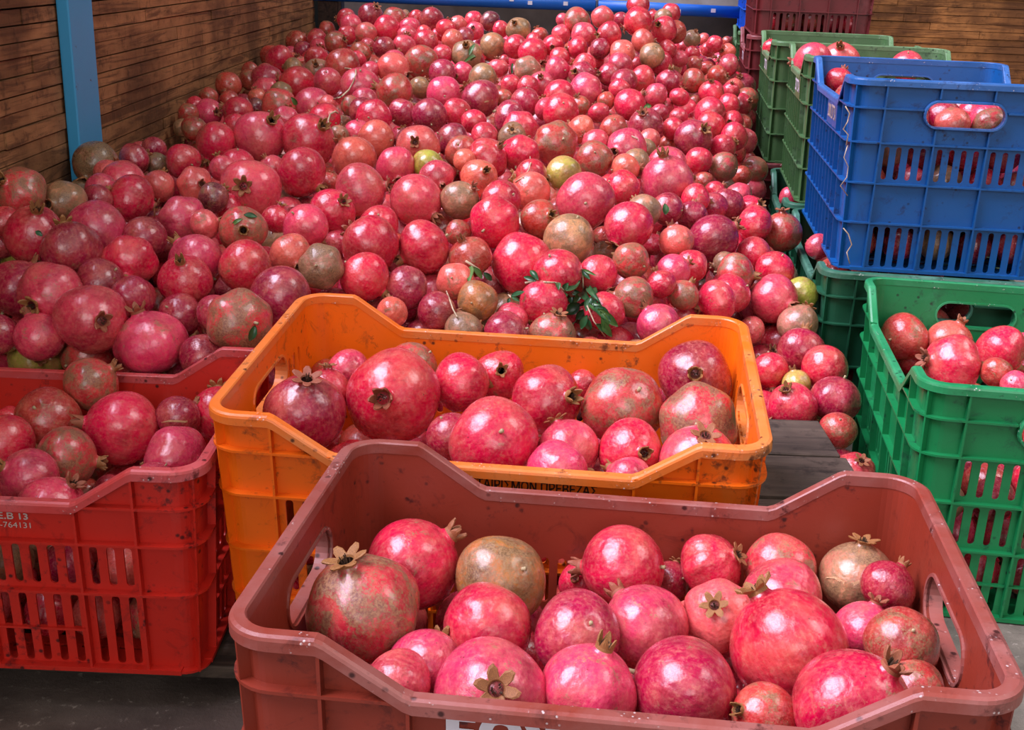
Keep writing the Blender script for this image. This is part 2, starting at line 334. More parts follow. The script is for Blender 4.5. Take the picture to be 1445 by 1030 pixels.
# ------------------------------------------------------------------ pomegranates
DATA="""5 272 773 307 439 r 47 -13 87 1200 1000 80 k;5 -122 897 305 483 m -27 -10 96 507 858 78 k;5 -8 798 290 442 p 10 -76 64 692 980 78 k;5 245 866 302 470 r -52 41 75 1113 912 78 k;5 148 815 289 443 c 95 -16 -29 962 975 77 s;5 71 804 293 381 p 27 11 96 830 975 67 k;8 -149 1393 315 582 r -10 -95 31 555 559 65 k;5 -89 1011 287 447 r 77 21 61 583 796 65 k;5 -3 985 289 417 gm -52 58 -63 707 818 62 s;5 -13 900 289 381 r 55 57 -61 687 885 61 -;8 -18 1259 315 498 r -17 80 -58 696 622 60 s;5 65 883 296 368 c -27 65 -71 815 895 60 s;5 128 914 286 380 p -56 73 39 910 886 60 -;5 116 1016 290 400 r -91 34 -23 880 800 58 s;5 255 952 298 378 p 83 -12 -54 1100 845 58 -;8 -252 1338 309 494 c 12 -28 95 430 584 57 k;8 142 1386 315 500 m -32 63 -71 879 574 56 s;8 230 1333 317 474 m 20 92 -33 989 598 55 -;5 -63 846 279 327 p 31 92 23 600 945 55 -;8 217 1237 307 438 p 5 -45 89 984 653 54 k;5 342 1009 291 364 t 7 14 99 1210 815 53 k;9 -511 1429 241 477 r -88 -39 28 172 605 51 k;8 45 1398 314 450 r 63 -66 41 771 566 50 k;8 243 1467 330 471 c -15 -90 40 988 532 50 k;5 269 1019 291 346 m 65 75 -13 1100 805 50 -;5 195 923 296 318 s -32 -65 69 1018 868 50 k;5 336 859 314 298 b -3 61 -79 1285 910 50 s;4 -522 1604 302 501 p -32 -1 95 209 483 49 k;9 -413 1340 238 421 p -86 45 -25 250 650 48 -;5 -82 796 298 270 p 86 -5 -51 560 965 48 s;4 -605 1601 337 475 p 57 -80 20 128 455 47 k;9 -518 1203 235 373 p 63 8 77 73 718 46 k;8 55 1201 303 364 p 80 59 -13 786 669 46 -;4 -391 1600 340 455 m -68 69 -22 337 456 45 s;9 -611 1434 247 419 b 6 72 -69 68 592 45 s;8 142 1261 307 371 r 27 -89 36 890 637 45 k;5 201 1020 292 311 r 74 -30 61 1003 800 45 k;5 330 807 302 256 b -64 17 74 1285 975 45 k;5 208 780 293 250 b -83 -36 42 1080 1010 45 k;4 -356 1708 347 473 c 87 26 -43 394 420 44 -;4 -677 1645 358 456 p -21 -97 -8 75 416 44 k;9 -552 1337 237 386 m 98 14 -15 92 646 44 k;5 321 908 293 276 p 30 22 93 1220 892 44 k;8 70 1268 303 359 p -39 56 73 802 636 43 -;3 717 1817 243 494 r -96 -12 24 1344 516 43 k;4 -744 1692 350 442 c 54 28 80 28 408 42 k;4 11 2001 340 512 r 11 87 -48 737 372 41 -;9 -396 1492 241 401 r -26 75 61 311 584 41 -;9 -570 1270 240 349 p -64 -48 60 41 674 41 k;4 -494 2147 425 526 p -1 -96 27 354 267 40 k;4 -250 1964 372 480 r -72 62 31 523 346 40 -;4 -747 1776 412 438 r 29 -40 87 50 333 40 k;4 -676 1735 402 430 c -42 58 70 101 353 40 -;9 -639 1364 242 358 r 53 75 -39 7 626 40 -;8 -66 1442 319 370 r 88 45 -14 651 539 40 -;4 -675 1842 410 444 p -20 56 -80 136 325 39 -;4 130 2252 406 524 p 3 99 -12 826 284 38 -;9 -572 1493 277 370 m 75 31 58 129 542 38 k;5 352 955 313 247 c 57 40 72 1253 828 38 -;4 -160 1993 365 451 r -84 -35 -42 599 349 37 k;4 -505 1797 377 418 p -73 21 65 277 368 37 -;4 -598 1760 381 404 r 10 -89 -43 183 369 37 k;4 -463 2576 452 553 r 58 -56 59 435 199 36 k;4 -302 2221 415 483 p 98 0 22 508 270 36 k;4 -806 1874 458 409 m -35 -71 61 25 272 36 k;4 -699 1622 263 372 g 50 -79 35 51 506 36 k;4 -569 2587 456 547 p 51 -57 65 368 193 35 k;4 -194 2201 406 473 p 71 -54 -45 587 282 35 k;4 318 2510 404 535 p -23 -26 94 941 256 35 k;4 -502 1723 365 380 r 1 -54 84 262 396 35 k;4 -422 1777 375 390 r -51 82 -27 346 376 35 -;4 -627 1629 270 364 m 51 85 13 123 499 35 -;8 -135 1497 318 335 m -71 4 -70 581 518 35 s;8 -17 1487 315 333 r 9 -87 49 704 529 35 k;8 133 1188 303 274 p -72 63 30 885 679 35 -;5 180 961 263 233 s 40 62 -68 980 880 35 -;3 829 1907 244 426 r 72 -33 -61 1410 494 35 -;4 -425 2281 436 469 r 76 -37 -53 425 243 34 k;4 -41 2091 393 437 r 42 89 17 698 313 34 -;4 94 2062 372 433 t -27 16 -95 803 338 34 s;4 384 2254 341 461 c 80 -19 56 1006 336 33 k;4 531 1801 183 385 c -27 -3 -96 1179 563 33 s;4 72 1940 342 401 r 40 42 -82 786 385 33 s;4 208 2148 382 433 r -52 -61 -60 888 319 33 k;4 -246 1851 346 384 r 80 -23 -56 514 391 33 k;4 -676 1588 310 336 p -46 28 84 50 481 33 -;8 -236 1412 310 298 r -1 19 98 462 553 33 k;8 -71 1309 298 284 c 41 13 -90 636 616 33 s;3 681 1958 245 409 b 78 62 -7 1275 476 33 s;4 -566 1953 408 379 p -66 71 -25 259 309 32 -;4 483 2110 263 428 p 51 -86 0 1092 422 32 k;4 458 1785 174 373 r -42 -39 82 1118 573 32 k;4 47 1883 302 373 r -7 98 18 766 429 32 s;4 -12 1798 274 360 c -92 17 -36 713 471 32 -;4 64 1825 265 365 m 19 -20 96 780 474 32 k;4 -456 1911 403 372 m 25 -95 20 343 324 32 k;4 -681 2036 422 404 r 95 7 -31 184 281 32 k;4 -621 1695 364 344 c -74 19 -65 141 399 32 -;4 -566 1667 348 340 c -80 40 45 186 423 32 -;4 -442 1586 290 321 c -59 18 -79 289 503 32 -;3 756 1944 243 394 s 35 -4 94 1339 483 32 k;4 -333 2075 404 391 r 56 -61 57 468 299 31 k;4 507 1966 210 390 c 28 67 69 1130 495 31 -;4 535 1899 203 378 r -83 35 -43 1164 519 31 -;4 -361 1967 400 366 p 46 54 -71 431 319 30 -;4 -347 2461 437 444 s -59 36 72 500 223 30 -;4 79 2653 455 476 b -33 88 -34 784 202 30 s;4 -312 1826 367 344 t 6 95 -30 453 376 30 s;4 -499 1672 324 316 c 34 70 -63 252 446 30 -;4 -756 1928 433 354 t -27 -96 13 91 286 30 k;4 -808 2230 447 404 d2 -19 -83 -52 135 232 30 k;4 -724 2131 431 388 p -81 58 1 174 258 30 -;9 -442 1447 252 284 c 61 67 42 253 589 30 -;5 78 1053 249 216 r -31 -71 63 820 822 30 k;4 -222 2569 449 449 s -5 -95 32 590 207 29 k;4 243 1892 271 347 p -64 13 76 928 458 29 k;4 504 1568 155 301 r 11 -49 86 1206 668 29 k;4 -179 1862 327 339 c -22 95 -21 573 406 29 -;4 -79 1971 355 355 b -39 -29 87 663 363 29 k;4 -599 1847 398 332 c -96 -6 -27 204 336 29 -;9 -422 1276 239 247 p -51 -27 -82 219 679 29 -;8 -219 1484 316 277 p -53 44 -73 492 521 29 -;4 361 2013 283 352 r -91 -13 -39 1013 424 28 k;4 -367 1858 377 326 s 50 -80 -32 410 360 28 k;5 166 1044 260 199 c 36 71 61 945 818 28 -;6 814 3124 620 512 s -20 -63 75 1184 88 28 k;4 -107 3065 499 483 c -73 40 55 677 140 27 -;4 -659 2553 447 408 r -34 -46 -82 305 200 27 k;4 -246 2053 388 335 r -6 72 -70 535 318 27 -;4 -68 2518 439 416 r 59 -42 69 688 223 27 k;4 1 2555 443 409 r 22 81 54 734 218 27 -;4 25 2272 416 374 s -83 40 40 750 270 27 -;4 -33 2199 411 368 r -61 65 -46 706 283 27 s;4 41 2128 393 347 b 53 -74 41 761 309 27 k;4 241 2679 445 441 p -58 -81 -3 884 210 27 k;4 410 2132 303 363 m 93 -35 3 1037 386 27 k;4 395 2070 281 344 r -75 34 -57 1032 415 27 -;4 518 2050 233 343 t 52 59 62 1126 458 27 -;4 151 1888 292 325 r -4 57 -82 853 440 27 -;4 203 1930 306 331 m -99 -8 10 894 420 27 k;4 -61 1867 308 321 gm 27 95 -17 673 425 27 s;4 -438 1653 333 286 c 64 62 46 306 445 27 -;4 -731 1583 313 277 c -94 6 -34 2 473 27 -;6 735 3072 623 485 p -88 47 -8 1148 87 27 -;4 -432 3187 509 485 p -9 47 -88 508 121 26 -;4 -329 3094 504 472 b -95 17 27 557 131 26 -;4 -321 2627 452 406 s -87 48 -7 531 197 26 s;4 -255 2423 432 377 p 21 -80 -56 559 233 26 k;4 -111 2200 408 346 t 66 -32 68 648 283 26 k;4 333 2659 420 412 p 3 5 -100 941 230 26 -;4 559 2438 318 393 b -7 5 100 1103 328 26 k;4 500 2203 297 352 r -23 40 -89 1094 379 26 -;4 142 1969 335 315 r 55 -58 -60 844 386 26 k;4 -126 1826 299 302 c 92 36 -11 616 440 26 -;4 -533 3039 473 451 p 4 32 -95 442 148 25 -;4 96 2922 493 427 r -12 81 -58 791 158 25 s;4 -80 2345 426 354 s 34 -80 49 676 251 25 k;4 162 2552 439 383 b 6 84 -54 839 225 25 -;4 426 2924 441 436 c 38 -77 52 978 195 25 k;4 495 2411 340 368 r -98 -16 12 1066 316 25 k;4 512 1702 167 276 b 11 51 -85 1182 608 25 s;4 203 2018 348 316 m -65 75 10 890 368 25 -;4 -100 1907 329 301 s 16 89 -44 643 397 25 s;4 -80 1795 279 283 t 65 76 -2 654 466 25 -;4 -614 3018 468 433 m 41 90 15 394 150 24 s;4 -637 3398 486 484 r -97 2 23 420 118 24 s;4 -526 3506 527 497 b -73 67 12 483 95 24 s;4 -202 3110 504 438 p -10 99 -1 627 133 24 s;4 -599 2153 428 316 s 60 -77 21 275 261 24 k;4 -352 2829 474 407 r 15 98 -12 527 166 24 -;4 92 2414 429 352 g -83 -54 -16 796 245 24 k;4 210 2371 412 339 r 80 41 -44 878 265 24 s;4 299 2158 354 314 s -38 8 92 954 341 24 k;9 -553 1386 165 225 b 88 45 -18 119 696 24 -;9 -513 1374 175 223 p -97 18 -18 155 694 24 -;4 -297 3512 548 473 b -16 89 43 594 88 23 s;4 -221 2862 479 397 c -19 90 38 606 164 23 s;4 165 3142 523 432 p 81 54 -24 826 128 23 -;4 -30 2891 479 395 c 88 28 -39 718 165 23 -;4 -679 2364 435 333 r -72 69 9 258 227 23 -;4 -557 2312 440 321 r -12 24 -96 335 233 23 -;4 -166 2349 424 331 p 39 -87 -28 616 250 23 k;4 25 2381 428 335 r -97 22 2 750 248 23 -;4 308 2937 466 407 c -26 -64 72 911 177 23 k;4 244 2252 390 320 t -40 80 45 908 298 23 -;4 465 2254 314 324 r 73 16 -66 1063 358 23 -;4 281 2038 327 294 p 83 25 50 950 383 23 -;4 444 1907 194 283 r 12 -51 -85 1087 521 23 k;4 -367 3398 537 432 s 82 -50 -27 555 97 22 k;4 97 3092 512 395 r 94 32 -10 790 135 22 -;4 279 3086 497 410 r 70 -16 70 889 148 22 k;4 505 3207 470 411 r 82 43 -37 1001 159 22 -;4 -468 2823 467 364 r -81 57 16 458 168 22 -;4 -520 1913 408 255 s 94 14 30 288 318 22 k;4 -188 2432 433 317 g -67 1 -74 605 233 22 -;4 -154 2651 455 357 c 86 28 -42 638 197 22 -;4 -127 2558 443 338 b 18 79 -58 652 215 22 -;4 -1 2791 469 374 r 6 94 -32 735 180 22 -;4 351 2339 367 309 c 20 74 64 976 304 22 -;4 298 2319 383 306 c -88 47 -2 941 294 22 -;4 319 2083 326 290 r 44 53 -72 975 376 22 -;4 542 2147 265 301 g 12 96 26 1133 415 22 -;4 -4 1855 283 253 p 94 32 -13 722 449 22 -;4 -194 1784 307 243 s -20 75 64 553 441 22 -;4 -661 2136 426 281 s 5 72 69 224 263 22 -;4 -769 2335 439 305 c 61 76 21 189 225 22 -;4 -804 1802 427 240 r -12 29 -95 7 313 22 -;9 -698 1513 209 216 r -96 4 -29 15 594 22 -;8 98 1514 295 210 r -48 80 -35 822 543 22 -;6 981 3097 620 399 p 17 45 -88 1280 93 22 -;4 -749 3508 481 441 c -17 98 -11 376 113 21 -;4 -704 2955 459 366 r -94 20 26 336 158 21 -;4 -538 2047 427 260 d 44 80 40 301 280 21 -;4 -415 1991 405 254 r 32 10 94 391 309 21 k;4 454 2517 359 318 c 27 96 5 1028 288 21 -;4 371 2445 380 309 r 98 15 -12 981 281 21 -;4 509 2535 342 321 r 41 -69 60 1059 298 21 k;4 296 1993 296 265 m 47 -1 88 964 416 21 k;4 -765 2178 436 275 s 36 62 70 154 247 21 -;4 -741 2061 433 261 p 42 62 -67 143 266 21 -;3 775 1778 247 242 b -35 94 6 1406 526 21 -;3 791 1736 240 237 p 65 49 -59 1433 545 21 -;0 687 2621 615 324 r 37 49 79 1180 115 21 -;4 -558 2812 463 329 p 11 71 69 404 169 20 -;4 -171 3637 565 432 t -2 -76 64 658 77 20 k;4 -395 3002 488 356 p -93 4 -36 515 144 20 -;4 -384 2893 477 344 c -30 86 -41 513 159 20 -;4 -288 2882 480 342 c 56 68 47 568 160 20 -;4 -157 2915 482 340 r -70 65 -30 645 159 20 -;4 27 3586 581 418 r 57 -62 -53 752 75 20 k;4 -111 3309 529 382 t 76 64 -13 681 110 20 -;4 9 3036 499 359 c -3 8 -100 741 144 20 -;4 328 3535 683 402 r -90 -11 -42 901 31 20 k;4 -19 2704 459 318 t -1 -82 58 723 193 20 k;4 227 2521 426 303 s 94 34 5 882 238 20 -;4 493 3094 449 368 r 21 97 12 1003 178 20 -;4 484 2791 394 335 m -78 62 0 1021 236 20 -;4 255 1980 318 246 r -45 11 89 933 401 20 k;4 482 1870 183 239 g -31 22 93 1124 541 20 k;4 -723 1992 428 243 c 39 74 54 138 281 20 -;4 -825 1832 383 227 p -58 60 55 2 344 20 -;8 -247 1556 176 208 r 92 12 38 476 626 20 k;8 -15 1529 249 198 c -53 84 -11 706 576 20 -;4 -771 3810 517 417 r 0 89 45 394 83 19 -;4 -541 3329 502 366 p -1 67 -74 463 115 19 s;4 -224 3361 534 368 c -80 11 -59 625 103 19 -;4 158 3688 671 398 m -55 73 -40 814 30 19 -;4 13 3369 550 369 t -50 85 -17 745 99 19 -;4 -372 2698 457 301 p -2 31 -95 505 187 19 -;4 -82 2708 458 310 r -51 53 -68 684 192 19 -;4 142 2789 469 318 s -82 48 31 820 183 19 -;4 172 2692 454 300 p -81 35 48 841 201 19 -;4 222 2836 467 324 b 4 62 -79 866 182 19 s;4 256 2588 429 298 t 88 18 -44 897 230 19 -;4 550 3062 428 350 r -4 -98 -17 1035 193 19 k;4 493 2610 360 295 p 32 53 -79 1043 276 19 -;4 417 2472 361 288 c -57 63 -52 1008 291 19 -;4 -475 1878 309 225 c 53 -83 17 323 408 19 k;4 -781 2970 453 324 p 69 -71 15 294 159 18 k;4 -714 3325 472 360 p -39 87 31 374 128 18 -;4 -608 3551 506 376 t 5 -82 57 448 101 18 k;4 411 3607 660 376 r -48 -80 36 936 42 18 k;4 275 3254 540 344 c 18 10 -98 881 115 18 -;4 330 3321 541 351 r -77 62 13 906 112 18 -;4 411 3373 534 350 c 1 -28 96 945 115 18 k;4 -573 2260 441 250 p -34 -10 94 315 238 18 k;4 -523 2085 404 233 r 83 53 17 321 291 18 -;4 -250 2633 452 289 d -47 40 79 576 198 18 -;4 505 2946 417 317 r 80 46 40 1020 208 18 -;4 421 2769 411 299 r 89 26 -38 986 226 18 -;4 436 2055 218 237 s -88 46 -6 1061 466 18 -;4 110 1999 251 230 r -59 27 -76 813 444 18 -;4 -321 2047 353 231 p -99 11 6 475 343 18 -;4 -106 2099 368 236 b -46 81 -37 648 329 18 -;4 -826 1875 337 214 g -44 72 -54 20 374 18 -;3 703 1977 193 220 r -40 4 -91 1282 511 18 -;1 605 2305 321 256 p -36 93 0 1155 348 18 -;4 -807 3879 514 379 b 33 -89 31 360 81 17 k;4 -802 3265 490 337 b -42 89 -19 321 122 17 -;4 -658 3839 521 375 r 21 53 82 447 82 17 -;4 -554 4381 631 435 c 52 -50 69 523 22 17 k;4 -462 4075 607 414 r -29 92 -27 545 40 17 -;4 -327 4263 629 424 c -12 75 65 609 28 17 -;4 -310 3851 583 374 r -52 68 -51 602 59 17 -;4 -20 3939 625 381 t -28 -80 53 731 42 17 k;4 -98 3759 586 376 t 24 27 -93 695 64 17 -;4 174 3548 639 360 p -41 74 -53 824 50 17 -;4 243 3483 647 343 r -87 -50 -5 860 49 17 k;4 95 3346 555 337 p -62 78 -7 786 99 17 -;4 170 3341 569 332 r -87 48 13 825 93 17 -;4 160 3279 552 337 c -56 -79 27 821 105 17 k;4 52 3228 526 332 p -12 -80 59 765 120 17 k;4 64 2982 490 294 p -37 47 80 772 154 17 -;4 278 3418 602 349 s -38 82 -43 878 75 17 -;4 364 3442 597 341 t -22 66 -72 920 78 17 -;4 269 3359 575 334 p -56 45 -70 875 91 17 -;4 489 3460 530 338 b 98 14 -13 978 114 17 -;4 538 3408 502 351 r -16 -49 86 1004 131 17 k;4 -758 2743 445 287 b -53 29 -80 274 182 17 -;4 -661 2740 455 273 r 61 77 19 332 177 17 -;4 -487 2307 438 244 p -52 -14 84 384 236 17 k;4 -113 2835 473 287 r -7 54 -84 668 172 17 -;4 400 2190 306 237 t -99 -5 -11 1023 373 17 k;4 -771 2478 438 248 c -54 -2 -84 218 210 17 -;4 -732 2369 425 238 d2 -81 18 -56 223 232 17 -;4 -593 1926 153 205 r -63 -20 -75 242 516 17 -;8 -262 1551 287 180 b 10 96 24 453 521 17 -;4 -808 3554 476 332 b -83 -5 -56 353 112 16 -;4 -807 4307 533 398 b 62 34 71 413 60 16 -;4 -456 4260 627 403 m 34 90 -29 556 27 16 -;4 -371 3759 575 351 p 22 40 89 570 65 16 -;4 -624 4019 557 383 b 80 -46 38 474 61 16 k;4 -26 3714 588 353 r 91 32 -28 727 66 16 -;4 155 3484 606 321 r -99 -13 -3 815 68 16 k;4 454 3677 651 337 b -56 33 -76 953 45 16 -;4 339 3490 632 328 s 99 11 3 906 58 16 -;4 398 3491 573 333 r -94 35 -2 933 89 16 -;4 237 3301 553 306 c -88 -46 10 860 105 16 k;4 638 3775 550 349 p -87 1 50 1027 93 16 k;4 360 3229 510 301 p 73 36 -58 926 134 16 -;4 -392 2396 395 230 b 5 71 70 463 258 16 -;4 -116 2478 438 236 s -74 65 -18 657 226 16 -;4 306 2813 448 266 s -83 38 42 916 197 16 -;4 380 2971 456 280 r 94 25 -23 950 182 16 -;4 175 2278 299 222 t 59 -50 63 853 356 16 k;4 -658 3265 475 290 t -11 86 -51 397 130 15 -;4 -732 4289 545 383 r -93 37 -4 448 56 15 -;4 -650 4446 611 378 r -98 21 -1 489 27 15 -;4 -609 4261 601 379 p 20 98 -7 495 36 15 -;4 -387 4090 609 356 p -41 55 72 578 40 15 -;4 -523 4011 593 350 s 6 66 -75 516 47 15 -;4 -429 3718 570 325 c -66 44 61 542 67 15 -;4 -228 3869 589 345 s -66 55 -52 638 57 15 -;4 -494 3667 556 329 b 72 56 40 509 75 15 -;4 -375 3508 549 315 p 36 40 84 556 86 15 -;4 -271 3171 512 287 t 55 51 67 593 124 15 -;4 -170 3394 533 299 p -50 -85 -19 653 103 15 k;4 88 3610 603 308 r -12 -99 -9 781 64 15 k;4 227 3581 689 320 s 12 96 27 850 25 15 -;4 -30 3215 521 290 r -67 73 13 721 121 15 -;4 15 3182 523 287 r 6 97 -22 745 123 15 -;4 145 3003 499 261 b -31 -32 90 818 149 15 k;4 192 2959 489 257 r -35 68 64 845 159 15 -;4 330 3594 726 317 r -4 54 -84 901 7 15 -;4 582 3611 532 317 b 81 -58 8 1012 107 15 k;4 579 3347 478 303 r 47 85 -22 1029 148 15 -;4 258 3193 524 276 r 29 95 9 874 126 15 -;4 -410 2663 453 239 t 25 64 72 478 192 15 -;4 288 2724 438 245 t -25 73 64 910 211 15 -;4 568 3199 450 285 r -41 -91 10 1033 172 15 k;4 435 2582 372 240 r 73 26 63 1009 271 15 -;4 284 2390 293 220 r 42 31 85 922 345 15 -;4 337 2291 179 215 g 21 -1 -98 960 440 15 -;4 179 2386 307 220 b 73 47 50 851 333 15 -;4 -826 2193 405 200 d2 -38 1 -92 103 265 15 -;8 206 1508 279 180 c -35 33 -87 932 557 15 -;2 683 2933 300 267 p -7 99 -8 1115 279 15 -;4 -263 4075 612 335 r 30 35 89 629 41 14 -;4 -226 4126 620 327 s -18 89 43 646 37 14 -;4 -244 3632 561 301 r 83 56 -2 624 78 14 -;4 -424 2953 484 248 m 89 45 -4 495 149 14 -;4 -118 4138 639 327 d -56 78 29 692 30 14 -;4 215 3428 611 283 c -22 83 -51 847 69 14 -;4 103 3461 580 286 r 10 85 -52 790 81 14 -;4 -71 3430 547 285 p -8 -9 99 703 96 14 k;4 429 3268 502 263 r 30 23 93 959 137 14 -;4 -823 2936 453 248 b -47 78 41 267 160 14 -;4 542 2857 364 235 b 5 88 48 1047 248 14 -;4 431 2730 368 233 b -90 -14 42 993 256 14 k;4 -754 2400 307 208 c 27 72 64 219 308 14 -;4 -722 2257 214 200 c -31 61 -73 216 395 14 -;3 887 1953 245 180 p -36 71 60 1440 479 14 -;4 -714 3737 498 293 t -98 22 3 414 95 13 -;4 -824 2999 464 232 r -90 -42 11 267 149 13 k;4 -779 3174 461 251 b -50 19 84 324 141 13 -;4 -754 4129 520 314 c -32 17 93 428 71 13 -;4 -487 2994 479 237 s -94 -33 0 463 149 13 k;4 -381 3952 594 306 p 9 -98 17 575 50 13 k;4 -175 4174 635 322 r -30 95 -9 668 30 13 -;4 -595 4077 579 308 r -36 91 17 490 50 13 -;4 -429 3375 532 264 p 45 60 -66 522 100 13 -;4 111 3667 632 284 p -33 93 19 792 48 13 -;4 -48 3107 499 239 b -21 43 -88 711 139 13 -;4 218 3104 502 238 b -77 61 16 855 143 13 -;4 444 3733 703 280 r 39 90 -20 947 18 13 -;4 419 3555 607 269 r 50 80 -33 941 70 13 -;4 -157 2578 292 210 p 36 37 85 631 308 13 -;4 -33 2699 358 218 s -4 24 -97 712 255 13 -;4 374 2993 414 232 s -53 85 -6 943 203 13 -;4 409 3104 469 239 r 3 16 -99 957 165 13 -;4 -826 2558 421 205 c 31 47 83 186 212 13 -;4 -829 1924 329 180 g -93 -23 -27 7 370 13 -;1 720 2691 210 216 r -72 21 -66 1162 362 13 -;4 -820 3607 496 265 b 71 63 -32 339 100 12 -;4 -824 3137 472 232 b 15 97 20 287 136 12 -;4 -825 3287 447 227 c -74 33 -58 307 137 12 -;4 -717 3233 466 239 s -23 -13 97 363 136 12 k;4 -704 3147 448 234 d 38 -87 -30 360 151 12 k;4 -384 4300 631 290 r -92 29 28 587 26 12 -;4 -164 4013 613 291 p -15 -93 35 670 43 12 k;4 -192 3928 599 285 c -35 42 -83 656 51 12 -;4 -486 3759 569 256 p 90 43 7 518 66 12 -;4 -492 3570 544 261 r 19 92 34 504 84 12 -;4 -78 3988 622 270 r -69 72 -6 706 42 12 -;4 47 3785 618 275 b -35 21 91 761 51 12 -;4 209 3462 575 236 r -97 25 -9 842 86 12 -;4 -14 3419 540 241 c -13 66 74 731 101 12 -;4 412 3657 693 253 t 39 35 -85 935 24 12 -;4 519 3771 627 263 t 28 -45 85 976 55 12 k;4 615 3925 604 266 r 1 100 4 1009 62 12 -;4 461 3571 581 243 p 12 88 46 960 83 12 -;4 606 3496 500 257 r 0 -46 89 1031 129 12 k;4 397 3288 473 233 p -87 45 -20 940 150 12 -;4 367 3175 469 235 c 43 35 -83 931 159 12 -;4 -825 2882 425 215 t -27 80 54 248 180 12 -;4 -456 3037 429 226 t 15 32 94 484 174 12 -;4 81 2770 317 210 c -34 52 -79 780 275 12 -;4 536 2961 318 224 t 20 82 -53 1031 263 12 -;4 -193 2632 111 192 r 30 80 52 609 408 12 -;3 906 1952 199 180 r -42 83 -37 1447 513 12 -;7 758 3729 611 261 r -6 61 79 1088 68 12 -;4 -702 4123 538 273 p 22 40 -89 448 65 11 -;4 -722 4451 573 293 m -65 72 -24 462 42 11 -;4 -331 4012 600 252 r 58 82 1 599 47 11 -;4 29 3741 606 246 r 94 26 -22 753 57 11 -;4 661 3937 581 260 s -72 -68 16 1027 73 11 k;4 522 3751 584 237 r -79 58 -17 977 76 11 -;4 338 3626 555 230 r 90 28 -33 897 91 11 -;4 511 3618 563 240 b 85 18 49 980 91 11 -;4 -825 3314 480 206 s -64 27 72 290 122 10 -;4 -826 3613 421 214 b 62 43 65 346 135 10 -;4 -297 4148 585 233 r -31 94 14 617 50 10 -;4 -321 3601 426 213 r 50 56 66 586 143 10 -;4 -403 3568 413 211 p 15 61 78 546 149 10 -;4 127 4084 654 228 p -48 44 -76 794 28 10 -;4 -44 3784 502 222 p -78 58 24 718 103 10 -;4 125 3713 487 218 s 60 34 73 794 116 10 -;4 298 3817 675 228 c 84 28 46 876 27 10 -;4 402 3848 684 229 r -10 41 91 921 24 10 -;4 507 3855 594 232 r -16 97 16 965 67 10 -;4 606 4002 582 233 r 89 36 29 999 70 10 -;4 596 3913 529 229 b -5 96 -29 998 96 10 -;4 549 3803 433 217 b -35 51 78 980 144 10 -;4 494 3668 420 217 r -70 -58 42 963 156 10 k;4 -828 3001 380 180 t 23 38 -89 245 196 10 -;4 -828 2964 378 180 c -87 18 -46 255 200 10 -;4 -827 3304 381 197 t 68 60 -42 306 173 10 -;4 -221 3363 290 196 r 97 26 -4 624 226 10 -;4 -177 3226 272 195 p 26 92 -28 642 248 10 -;4 166 3346 357 207 c 3 100 -3 817 201 10 -;4 153 3347 320 201 r -80 46 39 809 220 10 -;4 501 3494 330 209 c -18 54 -82 973 210 10 -;4 508 3489 282 203 r 72 53 45 975 233 10 -;4 591 3464 245 202 r 92 22 32 1014 255 10 -;4 493 2987 43 186 t -16 37 -91 991 406 10 -;4 616 2692 39 180 b 62 78 -3 1086 470 10 -;4 -65 2976 123 184 p 10 40 -91 693 355 10 -;4 344 3032 134 187 r 98 20 2 913 350 10 -;4 -41 2926 67 182 b 30 91 28 705 391 10 -;4 -233 2721 38 180 c 72 59 -36 590 441 10 -;4 -510 4258 567 227 r 45 77 -45 535 51 9 -;4 -61 4067 515 218 r -76 64 -12 713 86 9 -;4 -86 3892 443 210 s -4 98 17 700 125 9 -;4 646 4389 593 221 s 29 42 -86 993 55 9 -;4 659 4319 531 218 b 67 45 58 999 82 9 -;4 -815 4510 468 220 t 28 76 -59 431 80 8 -;4 -464 4714 618 227 t -35 91 -25 571 22 8 -;4 781 4682 568 217 b 75 27 60 1026 59 8 -;4 -312 3722 258 186 p 81 47 35 594 213 8 -;4 -504 4793 530 209 p -50 75 -42 560 53 7 -;4 628 2799 38 180 c 82 49 -30 1078 480 7 -"""
ZN='blue,dkgreen,dkgreen2,green,heap,maroon,olive,olive2,orange,red'.split(',')
TINT=dict(r=(210,2,58),c=(158,2,54),p=(216,52,86),s=(230,92,84),b=(176,44,38),m=(202,44,56),t=(186,128,92),g=(166,164,60),gm=(188,120,54),d=(104,24,50),d2=(98,72,48))
RUS=dict(r=.1,c=.08,p=.12,s=.22,b=.42,m=.62,t=.72,g=.25,gm=.6,d=.25,d2=.8)
